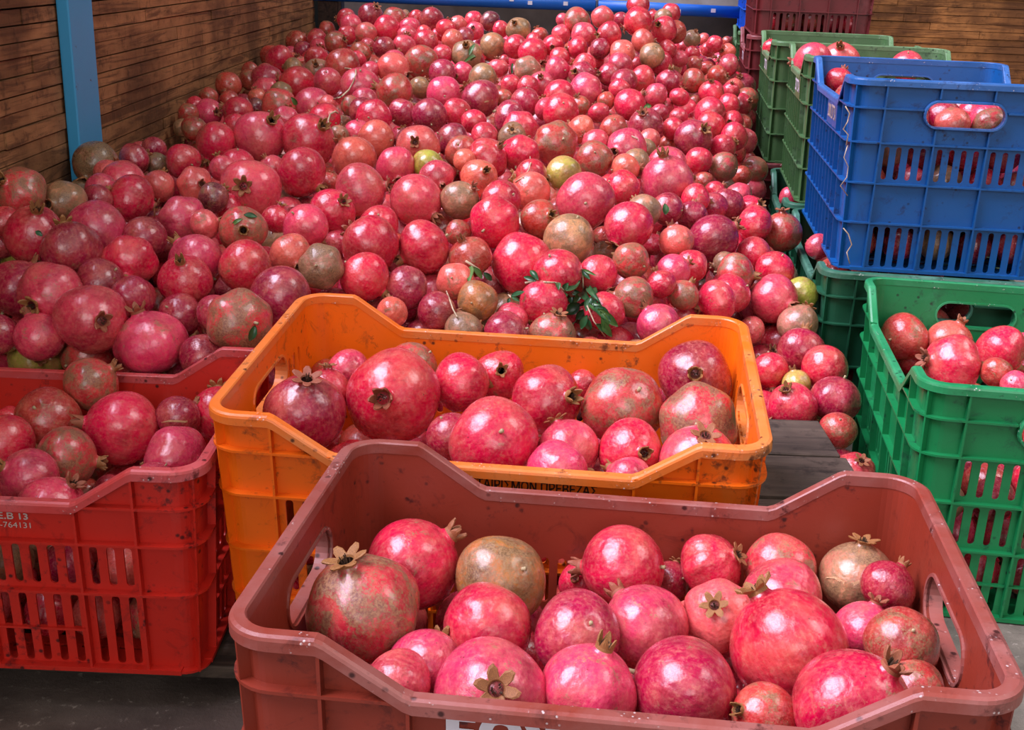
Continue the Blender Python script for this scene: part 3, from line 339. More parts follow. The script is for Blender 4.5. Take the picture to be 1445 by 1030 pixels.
def body_mesh(name,seed,ns,nr,flat=.93,lob=5,la=.022):
    rnd=random.Random(seed); ph=rnd.random()*6; vs=[];fs=[]
    prof=[(0.0,-.90,0)]
    for i in range(1,nr):
        th=math.pi*(1-i/nr*(1-.085)); rr=math.sin(th); z=math.cos(th)
        z2=z*flat*(1+.05*max(0,z)**3); 
        if th>2.9: z2+= .04*((th-2.9)/.24)
        prof.append((rr,z2,max(0,rr)))
    top=prof[-1]
    prof+=[(.235,top[1]+.035,.1),(.20,top[1]+.085,0),(.185,top[1]+.135,0)]
    for j,(r,z,w) in enumerate(prof):
        if j==0: vs.append((0,0,z)); continue
        for k in range(ns):
            a=2*math.pi*k/ns; q=1+1.45*la*w*math.cos(lob*a+ph)+.024*w*math.sin(2*a+ph*2)+.012*w*math.sin(3*a+z*2+ph)
            vs.append((r*q*math.cos(a),r*q*math.sin(a),z+.02*w*math.sin(a+ph*3)))
    for k in range(ns): fs.append((0,1+(k+1)%ns,1+k))
    for j in range(1,len(prof)-1):
        for k in range(ns): fs.append((1+(j-1)*ns+k,1+(j-1)*ns+(k+1)%ns,1+j*ns+(k+1)%ns,1+j*ns+k))
    n0=1+(len(prof)-2)*ns; fs.append(tuple(n0+k for k in range(ns)))
    return vs,fs,prof[-1][1]
def crown_geo(seed,ns,ztop,flare,brok=0):
    rnd=random.Random(seed); mb=MB(); np_=6; z0=ztop-.05
    # tube of the calyx with its pointed sepals
    per=max(3,ns//np_); N=np_*per
    def ring(r,z): return [(r*math.cos(2*math.pi*k/N),r*math.sin(2*math.pi*k/N),z) for k in range(N)]
    outer=[ring(.195,z0),ring(.19,z0+.09)]
    tip=[]
    for k in range(N):
        s=k//per; u=(k%per)/per; lenf=(1-abs(2*u-1))**.8
        L=(.23+.05*rnd.random() if not(brok and s%3==brok-1) else .06)
        rr=.195+flare*lenf*L*1.0; z=z0+.10+lenf*L*math.sqrt(max(.05,1-min(.97,flare)**2)); a=2*math.pi*k/N
        tip.append((rr*math.cos(a),rr*math.sin(a),z))
    outer.append([(x*.97,y*.97,z*.5+(z0+.09)*.5) for x,y,z in tip]); outer.append(tip)
    inner=[[(x*.86,y*.86,z) for x,y,z in tip],ring(.15,z0+.09),ring(.13,z0+.05)]
    R=outer+inner; vs=[p for r in R for p in r]; fs=[]
    for j in range(len(R)-1):
        for k in range(N): fs.append((j*N+k,j*N+(k+1)%N,(j+1)*N+(k+1)%N,(j+1)*N+k))
    fs.append(tuple((len(R)-1)*N+k for k in range(N)))
    mb.add(vs,fs); nf=len(mb.f)
    for i in range(10):
        a=rnd.random()*6.3; r=.09*math.sqrt(rnd.random()); x,y=r*math.cos(a),r*math.sin(a)
        mb.tube([(x,y,z0+.05),(x*1.3,y*1.3,z0+.14+.05*rnd.random())],[.016,.010],4)
    return mb,nf
def setloc(me):
    at_=me.attributes.new('loc','FLOAT_VECTOR','POINT'); co=np.empty(len(me.vertices)*3,'f'); me.vertices.foreach_get('co',co); at_.data.foreach_set('vector',co)
BODIES=[];CROWNS=[]
for i in range(8):
    vs,fs,zt=body_mesh('b',i,44,26,[.93,.88,.96,.9,.85,.94,.91,.98][i],[5,6,5,3,6,4,5,3][i],[.02,.025,.012,.03,.03,.018,.01,.022][i])
    me=mesh('pomegranate body',vs,fs,True); setloc(me); me.materials.append(FRUIT); BODIES.append((me,zt))
    cr=[]
    for j,(fl,bk) in enumerate(((.25,0),(.7,0),(.95,0),(.5,2),(.1,3))):
        mb,nf=crown_geo(i*7+j,30,zt,fl,bk); c=mesh('pomegranate crown',mb.v,mb.f); c.materials.append(CROWN); c.materials.append(STAMEN)
        for p in c.polygons[nf:]: p.material_index=1
        c.polygons[nf-1].material_index=1
        cr.append(c)
    CROWNS.append(cr)
sb=MB(); sb.tube([(0,0,-.86),(.005,.0,-.93),(.02,.01,-1.0)],[.055,.042,.05],8); STEMM=mesh('stem stub',sb.v,sb.f,True); STEMM.materials.append(STEM)
def axis_rot(ax,spin):
    return Vector(ax).to_track_quat('Z','Y').to_matrix()@Matrix.Rotation(spin,3,'Z')
rows=[]
for w in DATA.split(';'):
    f=w.split(); rows.append((ZN[int(f[0])],*[int(x) for x in f[1:5]],f[5],*[int(x) for x in f[6:12]],f[12]))
CN=dict(r='bright red',c='deep crimson',p='rosy pink',s='salmon pink',b='brownish red',m='brown-mottled red',t='tan russet',g='yellow-green',gm='green-brown',d='dark maroon',d2='dull brown')
AREAS=[("at the foot of the blue post",120,240),("against the planks right of the blue post",215,195),("by the left photo edge above the red crate",20,330),
("just behind the red crate's left half",60,455),("behind the red crate's right end",240,460),("left of the orange crate's far corner",350,420),
("in the left foreground of the heap",150,370),("on the heap's left slope",230,270),("beside the big pale pink one",340,270),("above the orange crate's far left corner",440,340),
("behind the orange crate's left shoulder",520,385),("behind the low middle of the orange rim",620,420),("under the leafy twigs",730,410),("beside the leafy twigs",850,400),
("behind the orange crate's right shoulder",960,420),("by the dark green crate's low side",1080,390),("in the gap beside the bright green crate",1160,530),
("below the stacked maroon crate",1050,300),("left of the olive crates",1000,240),("right of the yellow-green one",880,270),("just below the yellow-green one",800,320),
("left of the yellow-green one",700,260),("in the middle of the heap",600,240),("left of the heap's middle",500,250),("in the heap's centre above middle",620,170),
("above the yellow-green one",790,180),("halfway up the right of the heap",900,170),("high on the heap's left",430,170),("halfway up the left slope",340,170),
("near the top left by the planks",380,110),("on the upper left of the heap",500,110),("on the upper middle of the heap",640,100),("on the upper right of the heap",800,110),
("high beside the stacked crates",990,130),("on the top right mound",900,40),("at the heap's far left top",480,40),("at the heap's far middle top",620,40),("behind the orange crate's low rim, deeper down",700,350)]
CRATEW=dict(maroon='maroon crate',orange='orange crate',red='bright red crate',green='bright green crate',blue='blue crate',olive='nearer olive crate',olive2='farther olive crate',dkgreen='dark green crate under the blue',dkgreen2='teal crate under the olive')
def describe(z,u,v,r,c,k,ax):
    lat=ax.dot(RT); upc=ax.dot(UP); tow=-ax.dot(FW)
    if k=='s': ft='stem scar showing'
    elif k=='-': ft='crown hidden'
    elif tow>.75: ft='crown facing out'
    elif abs(lat)>abs(upc): ft='crown pointing '+('right' if lat>0 else 'left')
    else: ft='crown pointing '+('up' if upc>0 else 'down')
    if z=='heap':
        a=min(AREAS,key=lambda q:(q[1]-u)**2+(1.4*(q[2]-v))**2)[0]
        sz='large ' if r>=32 else 'small ' if r<21 else ''
    else: a='in the '+CRATEW[z]; sz='large ' if r>=62 else 'small ' if r<45 and z=='maroon' else ''
    return f"{sz}{CN[c]} pomegranate, {ft}, {a}"
IND=rows[:300]; REST=rows[300:]
desc=[]
for w in IND:
    ax=Vector((w[6],w[7],w[8])).normalized(); desc.append(describe(w[0],w[9],w[10],w[11],w[5],w[12],ax))
ORD=['leftmost','second from left','third from left','fourth from left','fifth from left','sixth from left','seventh from left','eighth from left']
byd={}
for i,s in enumerate(desc): byd.setdefault(s,[]).append(i)
for s,l in byd.items():
    if len(l)>1:
        l.sort(key=lambda i:IND[i][9])
        for n,i in enumerate(l):
            o=ORD[n] if n<len(l)-1 or len(l)>8 else 'rightmost'
            desc[i]=s+', '+o+''
GROUP=dict(heap='pomegranates in the big heap',maroon='pomegranates in the maroon crate',orange='pomegranates in the orange crate',red='pomegranates in the bright red crate',green='pomegranates in the bright green crate')
def jit(c,rnd):
    base=lin(TINT[c]); k=.82+.36*rnd.random(); h=rnd.uniform(-.06,.06)
    return (base[0]*k,base[1]*k*(1+h*3),base[2]*k*(1-h*3),min(1,max(0,RUS[c]+rnd.uniform(-.12,.12))))
FR_OBJ=[]
for i,w in enumerate(IND):
    rnd=random.Random(i*13+1); z,x,y,zz,r,c,ax,ay,az,u,v,rp,k=w
    bi=rnd.randrange(8); me,zt=BODIES[bi]
    o=bpy.data.objects.new('pomegranate',me); link(o)
    R=axis_rot((ax,ay,az),rnd.uniform(0,6.28)); s=r/1e4*(1.07 if z=='heap' else 1.035); FR_OBJ.append(o)
    o.matrix_world=Matrix.Translation((x/1e3,y/1e3,zz/1e3))@R.to_4x4()@Matrix.Diagonal((s,s,s*rnd.uniform(.97,1.04),1))
    o.color=jit(c,rnd); tag(o,desc[i],'pomegranate',GROUP.get(z,'pomegranates in the stacked crates'))
    cr=bpy.data.objects.new('crown',CROWNS[bi][rnd.randrange(5)]); link(cr); cr.parent=o
    if k=='s' or rnd.random()<.5:
        st=bpy.data.objects.new('stem_stub',STEMM); link(st); st.parent=o
# ---- everything smaller or deeper: one uncountable pile
LOW=[body_mesh('l',20+i,20,11,[.92,.87,.96][i],5,.02) for i in range(3)]
LOWC=[crown_geo(50+i,12,LOW[i][2],[.4,.8,.2][i]) for i in range(3)]
PV=[];PF=[];PL=[];PT=[];PS=[];PM=[];nv=0
def pile_add(pos,r,ax,c,rnd,crown=True,fr=None):
    global nv
    i=rnd.randrange(3); R=np.array(axis_rot(ax,rnd.uniform(0,6.28)))*r
    vs=np.array(LOW[i][0]); t=jit(c,rnd); sd=rnd.random()
    PV.append(vs@R.T+np.array(pos)); PL.append(vs); n=len(vs)
    PT.append(np.tile(t,(n,1))); PS.append(np.full(n,sd)); PF.extend([tuple(q+nv for q in f) for f in LOW[i][1]]); PM.extend([0]*len(LOW[i][1])); nv+=n
    if crown:
        mb,nf=LOWC[i]; vs=np.array(mb.v); n=len(vs)
        PV.append(vs@R.T+np.array(pos)); PL.append(vs); PT.append(np.tile(t,(n,1))); PS.append(np.full(n,sd))
        PF.extend([tuple(q+nv for q in f) for f in mb.f[:nf]]); PM.extend([1]*nf); PF.extend([tuple(q+nv for q in f) for f in mb.f[nf:]]); PM.extend([2]*(len(mb.f)-nf)); nv+=n
for i,w in enumerate(REST):
    rnd=random.Random(i*17+5); z,x,y,zz,r,c,ax,ay,az,u,v,rp,k=w
    pile_add((x/1e3,y/1e3,zz/1e3),r/1e4*1.06,(ax,ay,az),c,rnd)
CPOS=np.array([[w[1],w[2],w[3]] for w in rows])/1e3; CRAD=np.array([w[4] for w in rows])/1e4
HEAP=np.array([w[0]=='heap' for w in rows]); HP=CPOS[HEAP]
rnd=random.Random(99)
WCOL='rrrccppcsbmt'
def randax(rnd):
    while True:
        a=Vector((rnd.uniform(-1,1),rnd.uniform(-1,1),rnd.uniform(-1,1)))
        if .2<a.length<1: return a.normalized()
placed=[]
def clear(p,r,k=.92):
    d=np.linalg.norm(CPOS-p,axis=1)
    return bool(((d-k*(CRAD+r))>0).all())
"""CRATE_BOXES is filled by the layout below before fill_heap runs"""
def in_crates(p,r):
    for (O,Rm,X,Y,H) in CRATE_BOXES:
        l=Rm.T@(p-O)
        if -r<l[0]<X+r and -r<l[1]<Y+r and -H-r<l[2]<.02: return True
    return False
def fill_heap():
    y=1.45
    row=0
    while y<4.9:
        x=-.812+(.035 if row%2 else 0)
        while x<.95:
            px,py=x+rnd.uniform(-.012,.012),y+rnd.uniform(-.012,.012)
            d2=(HP[:,0]-px)**2+(HP[:,1]-py)**2; sg=.07+.03*py
            if math.sqrt(d2.min())<.05+.05*(py-1.0):
                wgt=np.exp(-d2/(2*sg*sg)); h=float((wgt*HP[:,2]).sum()/wgt.sum())
                near=float(HP[d2<(.10)**2][:,2].min()) if (d2<.01).any() else h
                for lay in range(2):
                    r=rnd.uniform(.033,.042); z=min(h,near+.02)-.062-.055*lay
                    for tries in range(7):
                        p=np.array((px,py,z))
                        if clear(p,r): break
                        z-=.014
                    else: continue
                    if z<r+.005 or in_crates(p,r): continue
                    if abs(px)>.82 and px<0: continue
                    pile_add(p,r,randax(rnd),rnd.choice(WCOL),rnd,lay==0)
            x+=.073
        y+=.066; row+=1
def fill_crate(O,Rm,X,Y,H,top,taperin=.03):
    z=-H+.012+.034; lay=0
    while z<-top:
        y=taperin+.034+(.018 if lay%2 else 0)
        while y<Y-taperin-.03:
            x=taperin+.034+(.03 if lay%2 else 0)
            while x<X-taperin-.03:
                r=rnd.uniform(.029,.035); l=np.array((x+rnd.uniform(-.006,.006),y+rnd.uniform(-.006,.006),z+rnd.uniform(-.006,.006)))
                l[0]=min(max(l[0],r+.026),X-r-.026); l[1]=min(max(l[1],r+.026),Y-r-.026)
                p=O+Rm@l
                if clear(p,r,.95): pile_add(p,r,randax(rnd),rnd.choice(WCOL),rnd,False)
                x+=.066
            y+=.064
        z+=.056; lay+=1
def build_pile():
    V=np.concatenate(PV).astype('f'); L=np.concatenate(PL).astype('f'); T=np.concatenate(PT).astype('f'); S_=np.concatenate(PS).astype('f')
    me=bpy.data.meshes.new('pile'); me.from_pydata(V.tolist(),[],PF)
    me.materials.append(FRUIT_PILE); me.materials.append(CROWN_PILE); me.materials.append(STAMEN)
    me.polygons.foreach_set('material_index',np.array(PM,'i')); me.polygons.foreach_set('use_smooth',np.array([m==0 for m in PM]))
    a=me.attributes.new('loc','FLOAT_VECTOR','POINT'); a.data.foreach_set('vector',L.ravel())
    a=me.attributes.new('tint','FLOAT_COLOR','POINT'); a.data.foreach_set('color',T.ravel())
    a=me.attributes.new('seed','FLOAT','POINT'); a.data.foreach_set('value',S_)
    me.update(); o=add('pomegranate_pile',me)
    tag(o,'the smaller and deeper pomegranates filling the back of the heap and the crates','fruit pile',None,'stuff')
    print('pile faces',len(me.polygons))
# ------------------------------------------------------------------ crates in place
WHITE=NT('white print'); WHITE.b.inputs['Base Color'].default_value=(*lin((214,206,214)),1); WHITE.b.inputs['Roughness'].default_value=.6; WHITE=WHITE.m
GREYP=NT('faded grey print'); GREYP.b.inputs['Base Color'].default_value=(*lin((186,168,160)),1); GREYP.b.inputs['Roughness'].default_value=.6; GREYP=GREYP.m
BLACKP=NT('black print'); BLACKP.b.inputs['Base Color'].default_value=(*lin((46,24,16)),1); BLACKP=BLACKP.m
MAR=crate_mats('maroon',(136,48,30),(148,72,58),(62,14,12),(156,104,97),.08)
ORA=crate_mats('orange',(240,106,6),(226,130,50),(92,44,20),(206,136,78),.1)
RED=crate_mats('red',(198,36,22),(200,70,60),(74,18,18),(196,104,108),.08)
GRN=crate_mats('green',(16,122,66),(64,150,104),(18,70,46),(60,150,100),.1)
DGR=crate_mats('dark green',(26,84,56),(84,128,110),(18,50,38),(92,140,120),.14)
OLV=crate_mats('olive green',(70,106,62),(118,146,112),(44,62,44),(112,146,104),.16)
BLU=crate_mats('blue',(8,82,146),(58,124,186),(20,40,84),(70,112,172),.1)
BLU2=crate_mats('bright blue',(20,96,200),(70,130,214),(20,50,110),(80,140,220),.1)
MR2=crate_mats('dull maroon',(112,38,40),(150,88,88),(66,24,26),(158,104,104),.14)
CRATE_BOXES=[]; FILLS=[]
def place(lab,grp,O,R,X,Y,H,zones,ls,es,mats,top,**kw):
    O=Vector(O); R=Matrix(R)
    make_crate('fruit_crate',lab,grp,O,R,X,Y,H,zones,ls,es,mats,**kw)
    o=np.array(O); r=np.array(R); CRATE_BOXES.append((o,r,X,Y,H)); FILLS.append((o,r,X,Y,H,top))
def yaw(a): return Matrix.Rotation(a,3,'Z')
F={"maroon": {"o": [-0.21111, 0.74032, 0.37249], "R": [[0.993352, 0.114076, -0.01544], [-0.113959, 0.993451, 0.008309], [0.016287, -0.006494, 0.999846]], "X": 0.579, "Y": 0.386}, "orange": {"o": [-0.33813, 1.17845, 0.36677], "R": [[0.995336, 0.09569, -0.012213], [-0.096249, 0.993596, -0.059192], [0.00647, 0.060091, 0.998172]], "X": 0.618, "Y": 0.412}, "red": {"o": [-0.9379, 1.14728, 0.31179], "R": [[0.99998, 0.005951, 0.002144], [-0.005909, 0.9998, -0.019089], [-0.002257, 0.019076, 0.999815]], "X": 0.6093, "Y": 0.4062}, "green": {"o": [0.53323, 1.43874, 0.34009], "R": [[0.99017, 0.13986, -0.001303], [-0.139829, 0.990081, 0.013695], [0.003205, -0.013378, 0.999905]], "X": 0.4, "Y": 0.6}, "blue": {"o": [0.56851, 2.08718, 0.66872], "R": [[0.993408, 0.114611, -0.002148], [-0.11459, 0.993378, 0.008325], [0.003088, -0.008024, 0.999963]], "X": 0.4, "Y": 0.6}}
c=F['maroon']; place('maroon plastic crate full of pomegranates, nearest the camera','crates at the front',c['o'],c['R'],c['X'],c['Y'],.325,(.046,.105,.17,.245),{2:0,3:0,4:1},{2:0,3:0,4:1},MAR,.16,
    texts=[('ΕΟΥΝΤΕ',0,.134,-.092,.036,WHITE,.165,.003)])
c=F['orange']; place('worn orange plastic crate full of pomegranates behind the maroon one','crates at the front',c['o'],c['R'],c['X'],c['Y'],.30,(.043,.098,.17,.235),{2:0,3:0},{1:0,2:0,3:0},ORA,.15,
    texts=[('ΣΥΝΕΤΑΙΡΙΣΜΟΝ ΠΡΕΒΕΖΑΣ',0,.232,-.0705,.0115,BLACKP,.163,.0003)])
c=F['red']; place('bright red plastic crate of pomegranates at the lower left','crates at the front',c['o'],c['R'],c['X'],c['Y'],.263,(.046,.093,.157),{2:0,3:1},{2:0,3:1},RED,.14,
    texts=[('Ε.Β 13',0,c['X']-.08-.191,-.068,.0075,GREYP,.033,.0003),('-764131',0,c['X']-.08-.190,-.079,.0070,GREYP,.034,0)])
c=F['green']; place('bright green plastic crate on the floor at the right edge','crates stacked on the right',c['o'],c['R'],.4,.6,.338,(.046,.098,.165,.235),{3:0,4:0},{2:0,3:0,4:1},GRN,.16,drop=.05)
c=F['blue']; O=Vector(c['o']); Rb=Matrix(c['R'])
place('blue plastic crate with hand hole, on top of the dark green crate','crates stacked on the right',O,Rb,.4,.6,.34,(.048,.108,.18,.252),{},{2:0,4:0},BLU,.05,drop=.05,dense=True,
    texts=[('2000 ΖΙΤΣΑ',3,.30,-.090,.024,GREYP,.105,.0008)])
Y2=yaw(math.atan2(Rb[1][0],Rb[0][0]))
place('dark green plastic crate beneath the blue crate','crates stacked on the right',(O.x-.012,O.y-.012,O.z-.3425),Y2,.41,.6,.322,(.046,.098,.18,.25),{3:0},{3:0,4:0},DGR,.09,drop=.05,dense=True)
def BLto(u,v,D,a,X=.4,Y=.58):
    p=at(u,v,D); d=Vector((-math.sin(a),math.cos(a),0)); return p-d*Y
a1=-.125
p=BLto(1112,60,3.10,a1,Y=.52); place('nearer olive green crate in the stacks behind the blue one','crates stacked on the right',p,yaw(a1),.4,.52,.33,(.046,.105,.18,.25),{},{2:0,4:0},OLV,.075,drop=.05,dense=True,texts=[('ΖΙΤΣΑ',3,.25,-.090,.024,WHITE,.10,.0012)])
q=Vector((p.x-.012,p.y+.005,p.z-.3325)); place('teal green crate under the nearer olive crate','crates stacked on the right',q,yaw(a1),.4,.52,q.z-.004,(.046,.098,.18,.25),{3:0},{3:0,4:0},DGR,.09,drop=.05,dense=True)
p=BLto(1073,43,3.74,a1); place('farther olive green crate beside the maroon crates','crates stacked on the right',p,yaw(a1),.4,.58,.33,(.046,.105,.18,.25),{},{2:0,4:0},OLV,.075,drop=.05,dense=True,texts=[('ΖΙΤΣΑ',3,.25,-.090,.024,WHITE,.10,.0012)])
q=Vector((p.x-.012,p.y,p.z-.3325)); place('dull maroon crate under the farther olive crate','crates stacked on the right',q,yaw(a1),.4,.58,q.z-.004,(.046,.098,.18,.25),{},{3:0,4:0},MR2,.09,drop=.05,dense=True)
p=BLto(1044,38,4.36,a1); place('dull maroon crate with faint print, topped by another maroon crate','crates stacked on the right',p,yaw(a1),.4,.58,.33,(.046,.105,.18,.25),{},{2:0,4:0},MR2,.075,drop=.05,dense=True,texts=[('ΖΙΤΣΑ',3,.25,-.090,.024,WHITE,.10,.0012)])
q=Vector((p.x,p.y,p.z-.3325)); place('blue crate at the bottom behind the maroon stack','crates stacked on the right',q,yaw(a1),.4,.58,q.z-.004,(.046,.098,.18,.25),{},{3:0,4:0},BLU2,.09,drop=.05,dense=True)
q=Vector((p.x+.0,p.y-.01,p.z+.3325)); place('dull maroon crate on top at the upper right','crates stacked on the right',q,yaw(a1),.4,.58,.33,(.046,.105,.18,.25),{},{2:0,4:0},MR2,.075,drop=.05,dense=True)
p=BLto(1034,35,5.0,a1); place('green crate far behind the stacked maroon crates','crates stacked on the right',p,yaw(a1),.4,.58,.33,(.046,.105,.18,.25),{},{2:0,4:0},OLV,.075,drop=.05,dense=True)
q=Vector((p.x,p.y,p.z-.3325)); place('dark green crate at the bottom of the farthest stack','crates stacked on the right',q,yaw(a1),.4,.58,q.z-.004,(.046,.098,.18,.25),{},{3:0,4:0},DGR,.09,drop=.05,dense=True)
q=Vector((p.x,p.y-.01,p.z+.3325)); place('bright blue crate on top of the farthest stack','crates stacked on the right',q,yaw(a1),.4,.58,.33,(.046,.105,.18,.25),{},{2:0,4:0},BLU2,.075,drop=.05,dense=True)
ptop=.19; a_=on_z(1130,592,ptop); b_=on_z(1130,643,ptop); bw=(a_.y-b_.y); xr=on_z(1176,620,ptop).x
CRATE_BOXES.append((np.array((.25,b_.y-2*bw,ptop)),np.eye(3),xr-.25,2*bw+bw,ptop))
for f in FILLS: fill_crate(*f)
fill_heap(); build_pile()
# ------------------------------------------------------------------ the shed
def wood_mat(name,a,b,dark,sc=1,axis=0):
    t=NT(name); P=t.obj(); mp=t.n('ShaderNodeMapping'); t.l(P,mp.inputs[0]); s=[42,42,42]; s[axis]=3.2; mp.inputs['Scale'].default_value=s
    g=t.noise(mp.outputs[0],1.0,6,.65,.6); big=t.noise(P,3.5,4,.6); fine=t.noise(P,30,5,.7)
    at_=t.n('ShaderNodeAttribute',attribute_name='board').outputs['Fac']
    c=t.mix(t.ramp(g,[(.3,0),(.7,1)]),a,b); c=t.mix(t.ramp(at_,[(0,0),(1,.55)]),c,tuple(x*.55 for x in a))
    c=t.mix(t.ramp(big,[(.42,0),(.62,.75)]),c,dark); st2=t.noise(mp.outputs[0],.45,5,.7,2.5); c=t.mix(t.ramp(st2,[(.50,0),(.60,.7)]),c,dark); c=t.mix(t.ramp(fine,[(.54,0),(.68,.6)]),c,tuple(x*.4 for x in dark))
    v=t.n('ShaderNodeTexVoronoi'); v.inputs['Scale'].default_value=2.6; t.l(P,v.inputs['Vector']); c=t.mix(t.ramp(v.outputs['Distance'],[(.03,.9),(.07,0)]),c,tuple(x*.35 for x in dark))
    t.l(c,t.b.inputs['Base Color']); t.b.inputs['Roughness'].default_value=.75; t.b.inputs['Specular IOR Level'].default_value=.25
    t.bump(t.math('ADD',g,fine),.5,.003); return t.m
WOODL=wood_mat('weathered brown boards',lin((200,140,92)),lin((140,94,60)),lin((78,48,30)),axis=1)
WOODR=wood_mat('warm brown boards',lin((214,142,80)),lin((150,92,48)),lin((80,46,24)),axis=0)
PALW=wood_mat('grey pallet wood',lin((128,108,92)),lin((88,72,62)),lin((52,42,36)),axis=0)
PALD=wood_mat('dark pallet wood',lin((84,70,58)),lin((58,47,40)),lin((34,28,24)),axis=0)
DARKW=wood_mat('dark boards',lin((74,54,42)),lin((48,36,30)),lin((24,18,16)),axis=1)
def boards(name,mat,place_,length,z0,z1,pitch,seed,jl=(.5,1.4)):
    """place_(a,z,d) puts a point at a along the wall, z up, d out of it; one board course per pitch with its butt joints"""
    rnd=random.Random(seed); mb=MB(); val=[]; z=z0
    while z<z1:
        h=pitch*rnd.uniform(.85,1.15); a=-rnd.uniform(0,.6)
        while a<length:
            l=rnd.uniform(*jl); d=rnd.uniform(0,.005); b=rnd.random(); a1=min(a+l-.002,length); a0=max(a,0)
            if a1>a0:
                tl=rnd.uniform(-.0012,.0012)
                vs=[place_(x,zz+(tl if x==a1 else 0),dd) for zz in (z+.0012,z+h-.0012) for dd in (-.02,d) for x in (a0,a1)]
                mb.add(vs,[(0,2,3,1),(4,5,7,6),(0,1,5,4),(2,6,7,3),(0,4,6,2),(1,3,7,5)]); val+=[b]*8
            a+=l
        z+=h
    n=len(mb.v); mb.add([place_(x,zz,-.012) for x,zz in ((0,z0),(length,z0),(length,z1),(0,z1))],[(0,1,2,3)]); val+=[1.0]*4
    o=mb.build(name,mat); a=o.data.attributes.new('board','FLOAT','POINT'); a.data.foreach_set('value',val); tag(o,kind='structure'); return o
WX=-.868
boards('wall_left',WOODL,lambda a,z,d:(WX+d,.6+a,z),4.42,0,1.08,.0285,3)
p0=at(1200,60,4.95)
boards('wall_back_right',WOODR,lambda a,z,d:(.98+a,5.32-.02*a-d,z),2.2,0,1.6,.033,5)
# dark corner boards and the back of the shed
t=NT('dark grey sheet'); n=t.noise(t.obj(),6,5,.6); t.l(t.ramp(n,[(.3,lin((70,60,56))),(.7,lin((104,92,86)))]),t.b.inputs['Base Color']); t.b.inputs['Roughness'].default_value=.8; SHEET=t.m
t=NT('pale concrete'); n=t.noise(t.obj(),9,6,.6); t.l(t.ramp(n,[(.3,lin((150,142,134))),(.7,lin((190,184,176)))]),t.b.inputs['Base Color']); t.b.inputs['Roughness'].default_value=.85; PALE=t.m
mb=MB(); mb.box(WX-.02,1.0,5.33,5.37,0,1.6); tag(mb.build('wall_back',SHEET),kind='structure')
t=NT('dark floor'); P=t.obj(); n=t.noise(P,5,7,.65); n2=t.noise(P,60,5,.7); n3=t.noise(P,14,4,.6)
sx=t.n('ShaderNodeSeparateXYZ'); t.l(P,sx.inputs[0]); k=t.math('ADD',t.math('MULTIPLY',sx.outputs[0],1.3),t.math('MULTIPLY',n3,.4))
c=t.mix(t.ramp(n,[(.35,0),(.7,1)]),lin((62,52,47)),lin((104,90,80))); c2=t.mix(t.ramp(n3,[(.3,0),(.7,1)]),lin((84,78,68)),lin((128,118,104)))
c=t.mix(t.ramp(k,[(.4,0),(.75,1)]),c,c2); c=t.mix(t.ramp(n2,[(.60,0),(.70,.7)]),c,lin((176,164,150)))
t.l(c,t.b.inputs['Base Color']); t.l(t.ramp(n,[(.3,.35),(.7,.8)]),t.b.inputs['Roughness']); t.bump(t.math('ADD',n2,n),.5,.004); FLOORM=t.m
mb=MB(); mb.box(-2.2,3.2,-.4,5.9,-.08,0); tag(mb.build('floor',FLOORM),kind='structure')
# ---- blue post
def paint(name,col,chip,a=.62):
    t=NT(name); P=t.obj(); n=t.noise(P,16,6,.6,1.6); n2=t.noise(P,4,3,.5)
    c=t.mix(t.ramp(n2,[(.3,0),(.8,.5)]),lin(col),tuple(x*.7 for x in lin(col))); c=t.mix(t.ramp(n,[(a,0),(a+.03,.9)]),c,lin(chip))
    t.l(c,t.b.inputs['Base Color']); t.b.inputs['Roughness'].default_value=.45; t.bump(n,.25,.001); return t.m
BPOST=paint('chipped blue paint',(58,156,204),(42,34,36),.66); BRAIL=paint('bright blue paint',(16,96,190),(150,170,190),.75); NAVY=paint('navy paint',(22,36,64),(20,20,26),.7)
bp=at(106,120,2.20)
mb=MB(); mb.box(WX+.006,bp.x,bp.y,bp.y+.125,.0,1.2); o=mb.build('support_post',BPOST)
mod=o.modifiers.new('b','BEVEL'); mod.width=.003; mod.segments=2
tag(o,'chipped sky-blue wooden post standing against the left plank wall','post')
bl=at(470,12,5.0)
mb=MB(); mb.box(bl.x-.012,bl.x+.05,5.12,5.2,0,1.25); tag(mb.build('corner_post',NAVY),'dark navy post in the far left corner behind the heap','post')
mb=MB(); mb.box(WX+.02,WX+.1,5.0,5.1,0,1.25); o=mb.build('corner_board',DARKW); tag(o,'dark brown upright board in the far left corner','board')
# ---- blue rail with its joint and tags
rt=bpy.data.objects.new('pipe_rail',None); link(rt); A=at(560,-2.5,4.78); B=at(1037,17.5,4.78); rt.location=(A.x,A.y,A.z)
tag(rt,'bright blue painted metal rail running across the back above the heap','rail')
def loc(p): return tuple(Vector(p)-Vector(A))
d=(B-A).normalized(); A2=A-d*.62; mid=at(842,8,4.78)
def flat(p): return Vector((p.x,A.y,p.z))
mb=MB(); mb.tube([loc(flat(A2)),loc(flat(mid)-d*.006)],.0235,16); mb.build('pipe_section',BRAIL,rt,True)
mb=MB(); mb.tube([loc(flat(mid)+d*.006),loc(flat(B)+d*.02)],.0235,16); mb.build('pipe_section',BRAIL,rt,True)
mb=MB(); m_=Vector(loc(flat(mid))); mb.tube([m_-Vector((0,.006,.02)),m_+Vector((0,-.006,.30))],.0035,8); mb.tube([m_+Vector((.008,-.006,-.02)),m_+Vector((.008,-.006,.30))],.0035,8); o=mb.build('hanging_rod',PALE,rt,True)
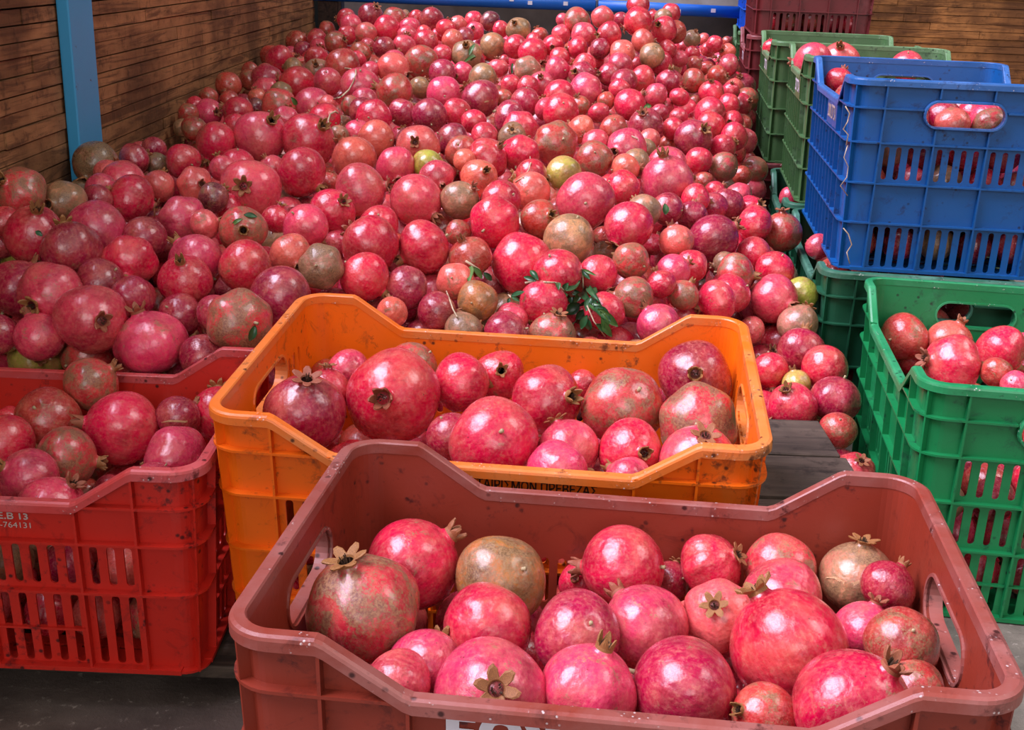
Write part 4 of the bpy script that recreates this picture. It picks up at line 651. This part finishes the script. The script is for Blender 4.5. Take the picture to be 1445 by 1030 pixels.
for uu,vv in ((722,-1),(748,4),(798,5),(957,16),(1006,15)):
    p=flat(at(uu,vv,4.77)); q=Vector(loc(p)); mb=MB(); mb.box(q.x-.009,q.x+.009,q.y-.026,q.y-.024,q.z-.007,q.z+.008); mb.build('paper_tag',WHITE,rt)
mb=MB(); z=at(800,-2,5.2).z; mb.box(-.35,1.05,5.27,5.33,z,1.5); tag(mb.build('trim_1',PALE),kind='structure')
# ---- pallets
def pallet(lab,x0,x1,y0,y1,top,bw,gap,feet,seed,PALW=PALW):
    rnd=random.Random(seed); r=bpy.data.objects.new('wooden_pallet',None); link(r); r.location=(x0,y0,0); tag(r,lab,'pallet')
    y=0;W=x1-x0;D=y1-y0
    while y+bw<=D+.02:
        mb=MB(); e=rnd.uniform(-.008,.008); mb.box(e,W+rnd.uniform(-.008,.004),y,y+bw-gap,top-.016,top+rnd.uniform(-.0015,.0015))
        o=mb.build('deck_board',PALW,r); m=o.modifiers.new('b','BEVEL'); m.width=.002; m.segments=1; y+=bw
    for x in feet:
        mb=MB(); mb.box(x*W,x*W+.05 if x<.9 else W-.01,.09,D-.004,0,top-.0165)
        if x>=.9: mb=MB(); mb.box(W-.06,W-.01,.09,D-.004,0,top-.0165)
        mb.build('bearer',PALW,r)
    return r
pallet('low wooden pallet under the red and orange crates',-.98,.235,1.185,1.68,.044,.1,.012,(0,.45,.95),1,PALD)
pallet('grey weathered boards between the orange and bright green crates',.30,xr,b_.y-2*bw+.006,a_.y+.004,ptop,bw,.008,(0,.95),2)
# ------------------------------------------------------------------ leaves, twigs, stalks
t=NT('leaf green'); P=t.obj(); n=t.noise(P,60,4); sd=t.n('ShaderNodeObjectInfo').outputs['Random']
c=t.mix(t.ramp(n,[(.3,0),(.7,1)]),lin((26,66,38)),lin((52,94,52))); c=t.mix(t.ramp(sd,[(.6,0),(1,.7)]),c,lin((98,132,60)))
t.l(c,t.b.inputs['Base Color']); t.b.inputs['Roughness'].default_value=.35; LEAF=t.m
t=NT('dry stalk'); n=t.noise(t.obj(),80,3); t.l(t.ramp(n,[(.3,lin((150,122,92))),(.7,lin((212,190,158)))]),t.b.inputs['Base Color']); t.b.inputs['Roughness'].default_value=.7; STALK=t.m
t=NT('split flesh'); n=t.noise(t.obj(),90,4); t.l(t.ramp(n,[(.35,lin((150,92,52))),(.65,lin((226,186,140)))]),t.b.inputs['Base Color']); t.b.inputs['Roughness'].default_value=.7; FLESH=t.m
_D=[((Vector((w[1],w[2],w[3]))/1e3-CAM).dot(FW),w[4]/1e4,w[9],w[10],w[11]) for w in rows]
def surfD(u,v,lift=.006):
    best=None
    for D,r,a,b,rp in _D:
        d=math.hypot(a-u,b-v)/max(rp,1)
        if d<1.0:
            q=D-r*math.sqrt(1-d*d)
            if best is None or q<best: best=q
    if best is None:
        e=min(_D,key=lambda e:(e[2]-u)**2+(e[3]-v)**2); best=e[0]-.2*e[1]
    return best-lift
def pt(u,v,lift=.006): return at(u,v,surfD(u,v,lift))
def leaf_mesh(L,W,bend,fold):
    vs=[];n=8
    for i in range(n+1):
        s=i/n; w=W*math.sin(math.pi*min(1,s*.96+.02))**.8*(1-.25*s); z=bend*L*math.sin(math.pi*s)*.5
        for q in (-1,-.5,0,.5,1): vs.append((L*s,w*.5*q,z+fold*abs(q)*w*.5))
    top=len(vs); fs=[(i*5+j,i*5+j+1,(i+1)*5+j+1,(i+1)*5+j) for i in range(n) for j in range(4)]
    vs2=[(x,y,z-.0005) for x,y,z in vs]; fs2=[tuple(top+i for i in reversed(f)) for f in fs]
    edge=[0,1,2,3,4]+[5*i+4 for i in range(1,n+1)]+[5*n+3,5*n+2,5*n+1,5*n]+[5*i for i in range(n-1,0,-1)]
    fs3=[(edge[i],edge[(i+1)%len(edge)],top+edge[(i+1)%len(edge)],top+edge[i]) for i in range(len(edge))]
    return mesh('leaf',vs+vs2,fs+fs2+fs3,True)
_rl=random.Random(4)
def leaf(u0,v0,u1,v1,wpx,parent=None,name='leaf',lift=.006,dz=0):
    a=pt(u0,v0,lift); D=(a-CAM).dot(FW); b=at(u1,v1,min(surfD(u1,v1,lift),D+.012)+dz)
    L=(b-a).length; me=leaf_mesh(L,wpx*D/FPX,_rl.uniform(.1,.3),_rl.uniform(.25,.6)); me.materials.append(LEAF)
    x=(b-a).normalized(); n_=(CAM-a).normalized()+Vector((_rl.uniform(-.5,.5),0,_rl.uniform(0,.6))); y=n_.cross(x).normalized(); z=x.cross(y)
    o=bpy.data.objects.new(name,me); link(o)
    M_=Matrix((x,y,z)).transposed().to_4x4(); M_.translation=a
    if parent: o.parent=parent; o.matrix_parent_inverse=Matrix.Identity(4); M_=parent.matrix_world.inverted()@M_; o.matrix_basis=M_
    else: o.matrix_world=M_
    return o
S=lambda x,y:(640+x/5.558,360+y/5.558)
def twig(lab,stem,rad,leaves,lift=.010):
    p0=pt(*stem[0],lift); r=bpy.data.objects.new('leafy_twig',None); link(r); r.location=p0; r.empty_display_size=.02; bpy.context.view_layer.update(); tag(r,lab,'twig','leafy twigs on the heap')
    r.matrix_world=Matrix.Translation(p0)
    pts=[pt(u,v,lift)-p0 for u,v in stem]; mb=MB(); mb.tube(pts,[rad*(1-.5*i/len(pts)) for i in range(len(pts))],6); mb.build('stem',STALK,r,True)
    for l in leaves: leaf(*S(l[0],l[1]),*S(l[2],l[3]),l[4]*1.3/5.558,r,lift=lift)
    return r
twig('thin bare-ended twig with round leaves over the green-brown pomegranate',[S(95,45),S(200,115),S(330,210),S(450,330)],.0022,
 [(140,85,120,220,50),(150,95,225,185,48),(235,135,300,200,40),(450,325,555,285,38),(455,330,520,362,30),(440,335,425,375,24),(340,215,400,290,34)])
twig('leafy twig lying across two red pomegranates behind the orange rim',[S(560,218),S(640,205),S(720,212),S(800,215),S(860,270),S(935,322)],.0022,
 [(650,200,550,170,34),(665,195,600,120,42),(800,215,825,275,44),(860,275,900,215,40),(880,280,995,200,46),(930,320,925,390,44),(870,290,870,335,30),(905,300,990,290,40)])
tw=twig('bushy twig of dark green leaves right of the others',[S(1005,105),S(1012,170),S(1015,250),S(1032,300),S(1050,400),S(1100,520),S(1190,640)],.0018,
 [(1010,115,1070,190,40),(1015,110,1120,160,22),(1060,250,1150,370,44),(1010,290,1080,380,60),(1020,300,1110,430,64),(1060,380,1190,480,70),(1100,400,1230,520,72),(1130,420,1290,560,62),(1160,500,1240,640,54),(1030,430,960,520,60),
  (990,380,870,460,80),(1050,470,1000,580,54),(1060,500,1070,590,56),(1040,560,920,620,44),(1050,560,990,635,36),(1100,300,1170,420,46),(1000,290,940,380,46),(1120,540,1220,600,50),(1080,330,1040,440,56),(980,400,1060,500,50),(1150,440,1200,600,50)],lift=.016)
leaf(344,303,363,306,9,name='leaf'); 
_l=[o for o in COL.objects if o.name=='leaf' or o.name.startswith('leaf.')]
def loose(lab,*a,**k):
    o=leaf(*a,**k); tag(o,lab,'leaf','loose leaves on the heap'); return o
tag([o for o in _l if o.parent is None][-1],'small green leaf beside the crown in the left of the heap, upper of two','leaf','loose leaves on the heap')
loose('dark green leaf beside the crown in the left of the heap, lower of two',342,309,327,318,7)
loose('pointed green leaf hanging from a russet pomegranate left of the orange crate',360,459,352,481,13)
loose('small green leaf stuck on a russet pomegranate near the far middle, upper of two',662,79,670,62,7)
loose('small green leaf stuck on a russet pomegranate near the far middle, lower of two',664,86,652,90,8)
loose('pale green leaf on the upper middle of the heap',722,104,723,89,7)
loose('pale grey-green leaf high on the left slope',411,137,420,148,10)
loose('dark green leaf right of the heap centre behind the pointed crown',939,303,938,287,11)
loose('small leaf chip on a crimson pomegranate at the left edge',50,326,60,333,8)
loose('bright green leaf on the upper right of the heap',908,152,919,149,8)
loose('narrow green leaf between pomegranates behind the orange shoulder',602,404,611,394,9)
def stalk(lab,pts,rad,lift=.012,name='dry_stalk'):
    P_=[pt(u,v,lift) for u,v in pts]; r=MB(); r.tube(P_,rad,6); o=r.build(name,STALK,None,True); tag(o,lab,'stalk','dry stalks on the heap')
stalk('long curved pale stalk with a cut tip on the upper left heap',[(486,96),(494,97),(502,99),(502,104),(499,115),(492,127),(482,136),(471,140)],.0022,.016)
stalk('hooked dry stalk above a large pomegranate left of centre',[(464,178),(463,170),(466,161),(473,157),(477,160)],.0022,.014)
stalk('thin brown stalk beside the yellow-green pomegranate',[(748,221),(749,230),(746,240),(738,250),(727,257)],.0012,.012)
stalk('thin straight stalk behind the orange crate',[(630,411),(635,424),(639,436),(645,447)],.0013,.012)
stalk('forked dry twig on the upper right of the heap',[(885,181),(892,192),(899,196),(909,199),(915,205)],.0014,.014)
# straw wisps caught on the blue crate's corner
Ob=Vector(F['blue']['o'])
def straw(lab,pts,rad,dy=-.004):
    P_=[]
    for u,v in pts:
        r=ray(u,v); P_.append(CAM+r*((Ob.y+dy-.0)/r.y))
    m=MB(); m.tube(P_,rad,5); o=m.build('straw_wisp',STALK,None,True); tag(o,lab,'straw','straw wisps on the blue crate')
straw('straw wisp at the upper left corner of the blue crate',[(1193,150),(1199,160),(1196,172),(1190,182),(1197,190),(1194,205)],.0011)
straw('straw wisp halfway down the blue crate corner',[(1196,205),(1191,222),(1197,235),(1195,250),(1186,262),(1196,276)],.0009)
straw('tangled straw low on the blue crate corner',[(1190,322),(1197,330),(1202,345),(1195,356),(1199,372)],.0011)
# split rinds
def split(u,v,pts,wpx,):
    i=min(range(len(IND)),key=lambda i:(IND[i][9]-u)**2+(IND[i][10]-v)**2); w=IND[i]
    o=FR_OBJ[i]; c_=Vector((w[1],w[2],w[3]))/1e3; r=w[4]/1e4*1.03; vs=[]
    n=len(pts)
    for k,(a,b) in enumerate(pts):
        hw=wpx*(math.sin(math.pi*(k+.15)/(n-.7))**.7)/2
        for q in (-hw,hw):
            d=ray(a,b+q).normalized(); oc=CAM-c_; R_=r*1.012; B_=oc.dot(d); dd=B_*B_-oc.dot(oc)+R_*R_
            p=CAM+d*(-B_-math.sqrt(max(dd,0))); vs.append(o.matrix_world.inverted()@p)
    m=len(vs); back=[v_*.93 for v_ in vs]
    fs=[(2*k,2*k+1,2*k+3,2*k+2) for k in range(n-1)]+[(m+2*k,m+2*k+2,m+2*k+3,m+2*k+1) for k in range(n-1)]
    fs+=[(2*k,2*k+2,m+2*k+2,m+2*k) for k in range(n-1)]+[(2*k+1,m+2*k+1,m+2*k+3,2*k+3) for k in range(n-1)]+[(0,m,m+1,1),(2*n-2,2*n-1,m+2*n-1,m+2*n-2)]
    add('split_rind',mesh('split',vs+back,fs),FLESH,o)['label']='pale crack in the rind'
bpy.context.view_layer.update()
split(677,140,[(660,145),(668,145.5),(677,145),(687,143),(696,141)],2.6)
split(252,589,[(228,596),(238,594),(250,594),(262,595),(276,592)],3)
split(1210,815,[(1165,815),(1178,815),(1190,822),(1205,824),(1218,818),(1232,816),(1246,822)],5)
# ------------------------------------------------------------------ daylight
w=bpy.data.worlds.new('sky'); bpy.context.scene.world=w; w.use_nodes=True; nt=w.node_tree; bg=nt.nodes['Background']
def wn(ty,**k):
    x=nt.nodes.new(ty)
    for a,b in k.items(): setattr(x,a,b)
    return x
tc=wn('ShaderNodeTexCoord')
def lobe(direction,c0,c1):
    d=Vector(direction).normalized(); dt=wn('ShaderNodeVectorMath',operation='DOT_PRODUCT'); nt.links.new(tc.outputs['Generated'],dt.inputs[0]); dt.inputs[1].default_value=d
    m=wn('ShaderNodeMapRange',interpolation_type='SMOOTHSTEP'); nt.links.new(dt.outputs['Value'],m.inputs[0]); m.inputs[1].default_value=c0; m.inputs[2].default_value=c1
    return m.outputs[0]
def mul(col,fac,s):
    x=wn('ShaderNodeMix',data_type='RGBA',blend_type='MIX'); x.inputs[6].default_value=(0,0,0,1); x.inputs[7].default_value=(*[q*s for q in col],1); x.clamp_result=False; nt.links.new(fac,x.inputs[0]); return x.outputs[2]
def addc(a,b):
    x=wn('ShaderNodeMix',data_type='RGBA',blend_type='ADD'); x.inputs[0].default_value=1; x.clamp_result=False; nt.links.new(a,x.inputs[6]); nt.links.new(b,x.inputs[7]); return x.outputs[2]
base=mul((.88,.88,.92),lobe((0,-.4,1),-.6,1.0),.17)
s1=mul((.84,.79,1.0),lobe((-.60,-.06,.78),.905,.950),14)
s2=mul((1,.97,.96),lobe((.05,-.93,.40),.968,.985),3.2)
s3=mul((.97,.96,1.0),lobe((0,-1,.45),.45,.95),.46)
s4=mul((1,.98,.97),lobe((.66,-.05,.74),.975,.99),6.0)
tot=addc(addc(addc(base,s1),addc(s2,s3)),s4); nt.links.new(tot,bg.inputs[0]); bg.inputs[1].default_value=1.0
sc=bpy.context.scene
sc.view_settings.view_transform='Standard'; sc.view_settings.look='None'; sc.view_settings.gamma=1; sc.view_settings.use_curve_mapping=False; sc.view_settings.exposure=0.34
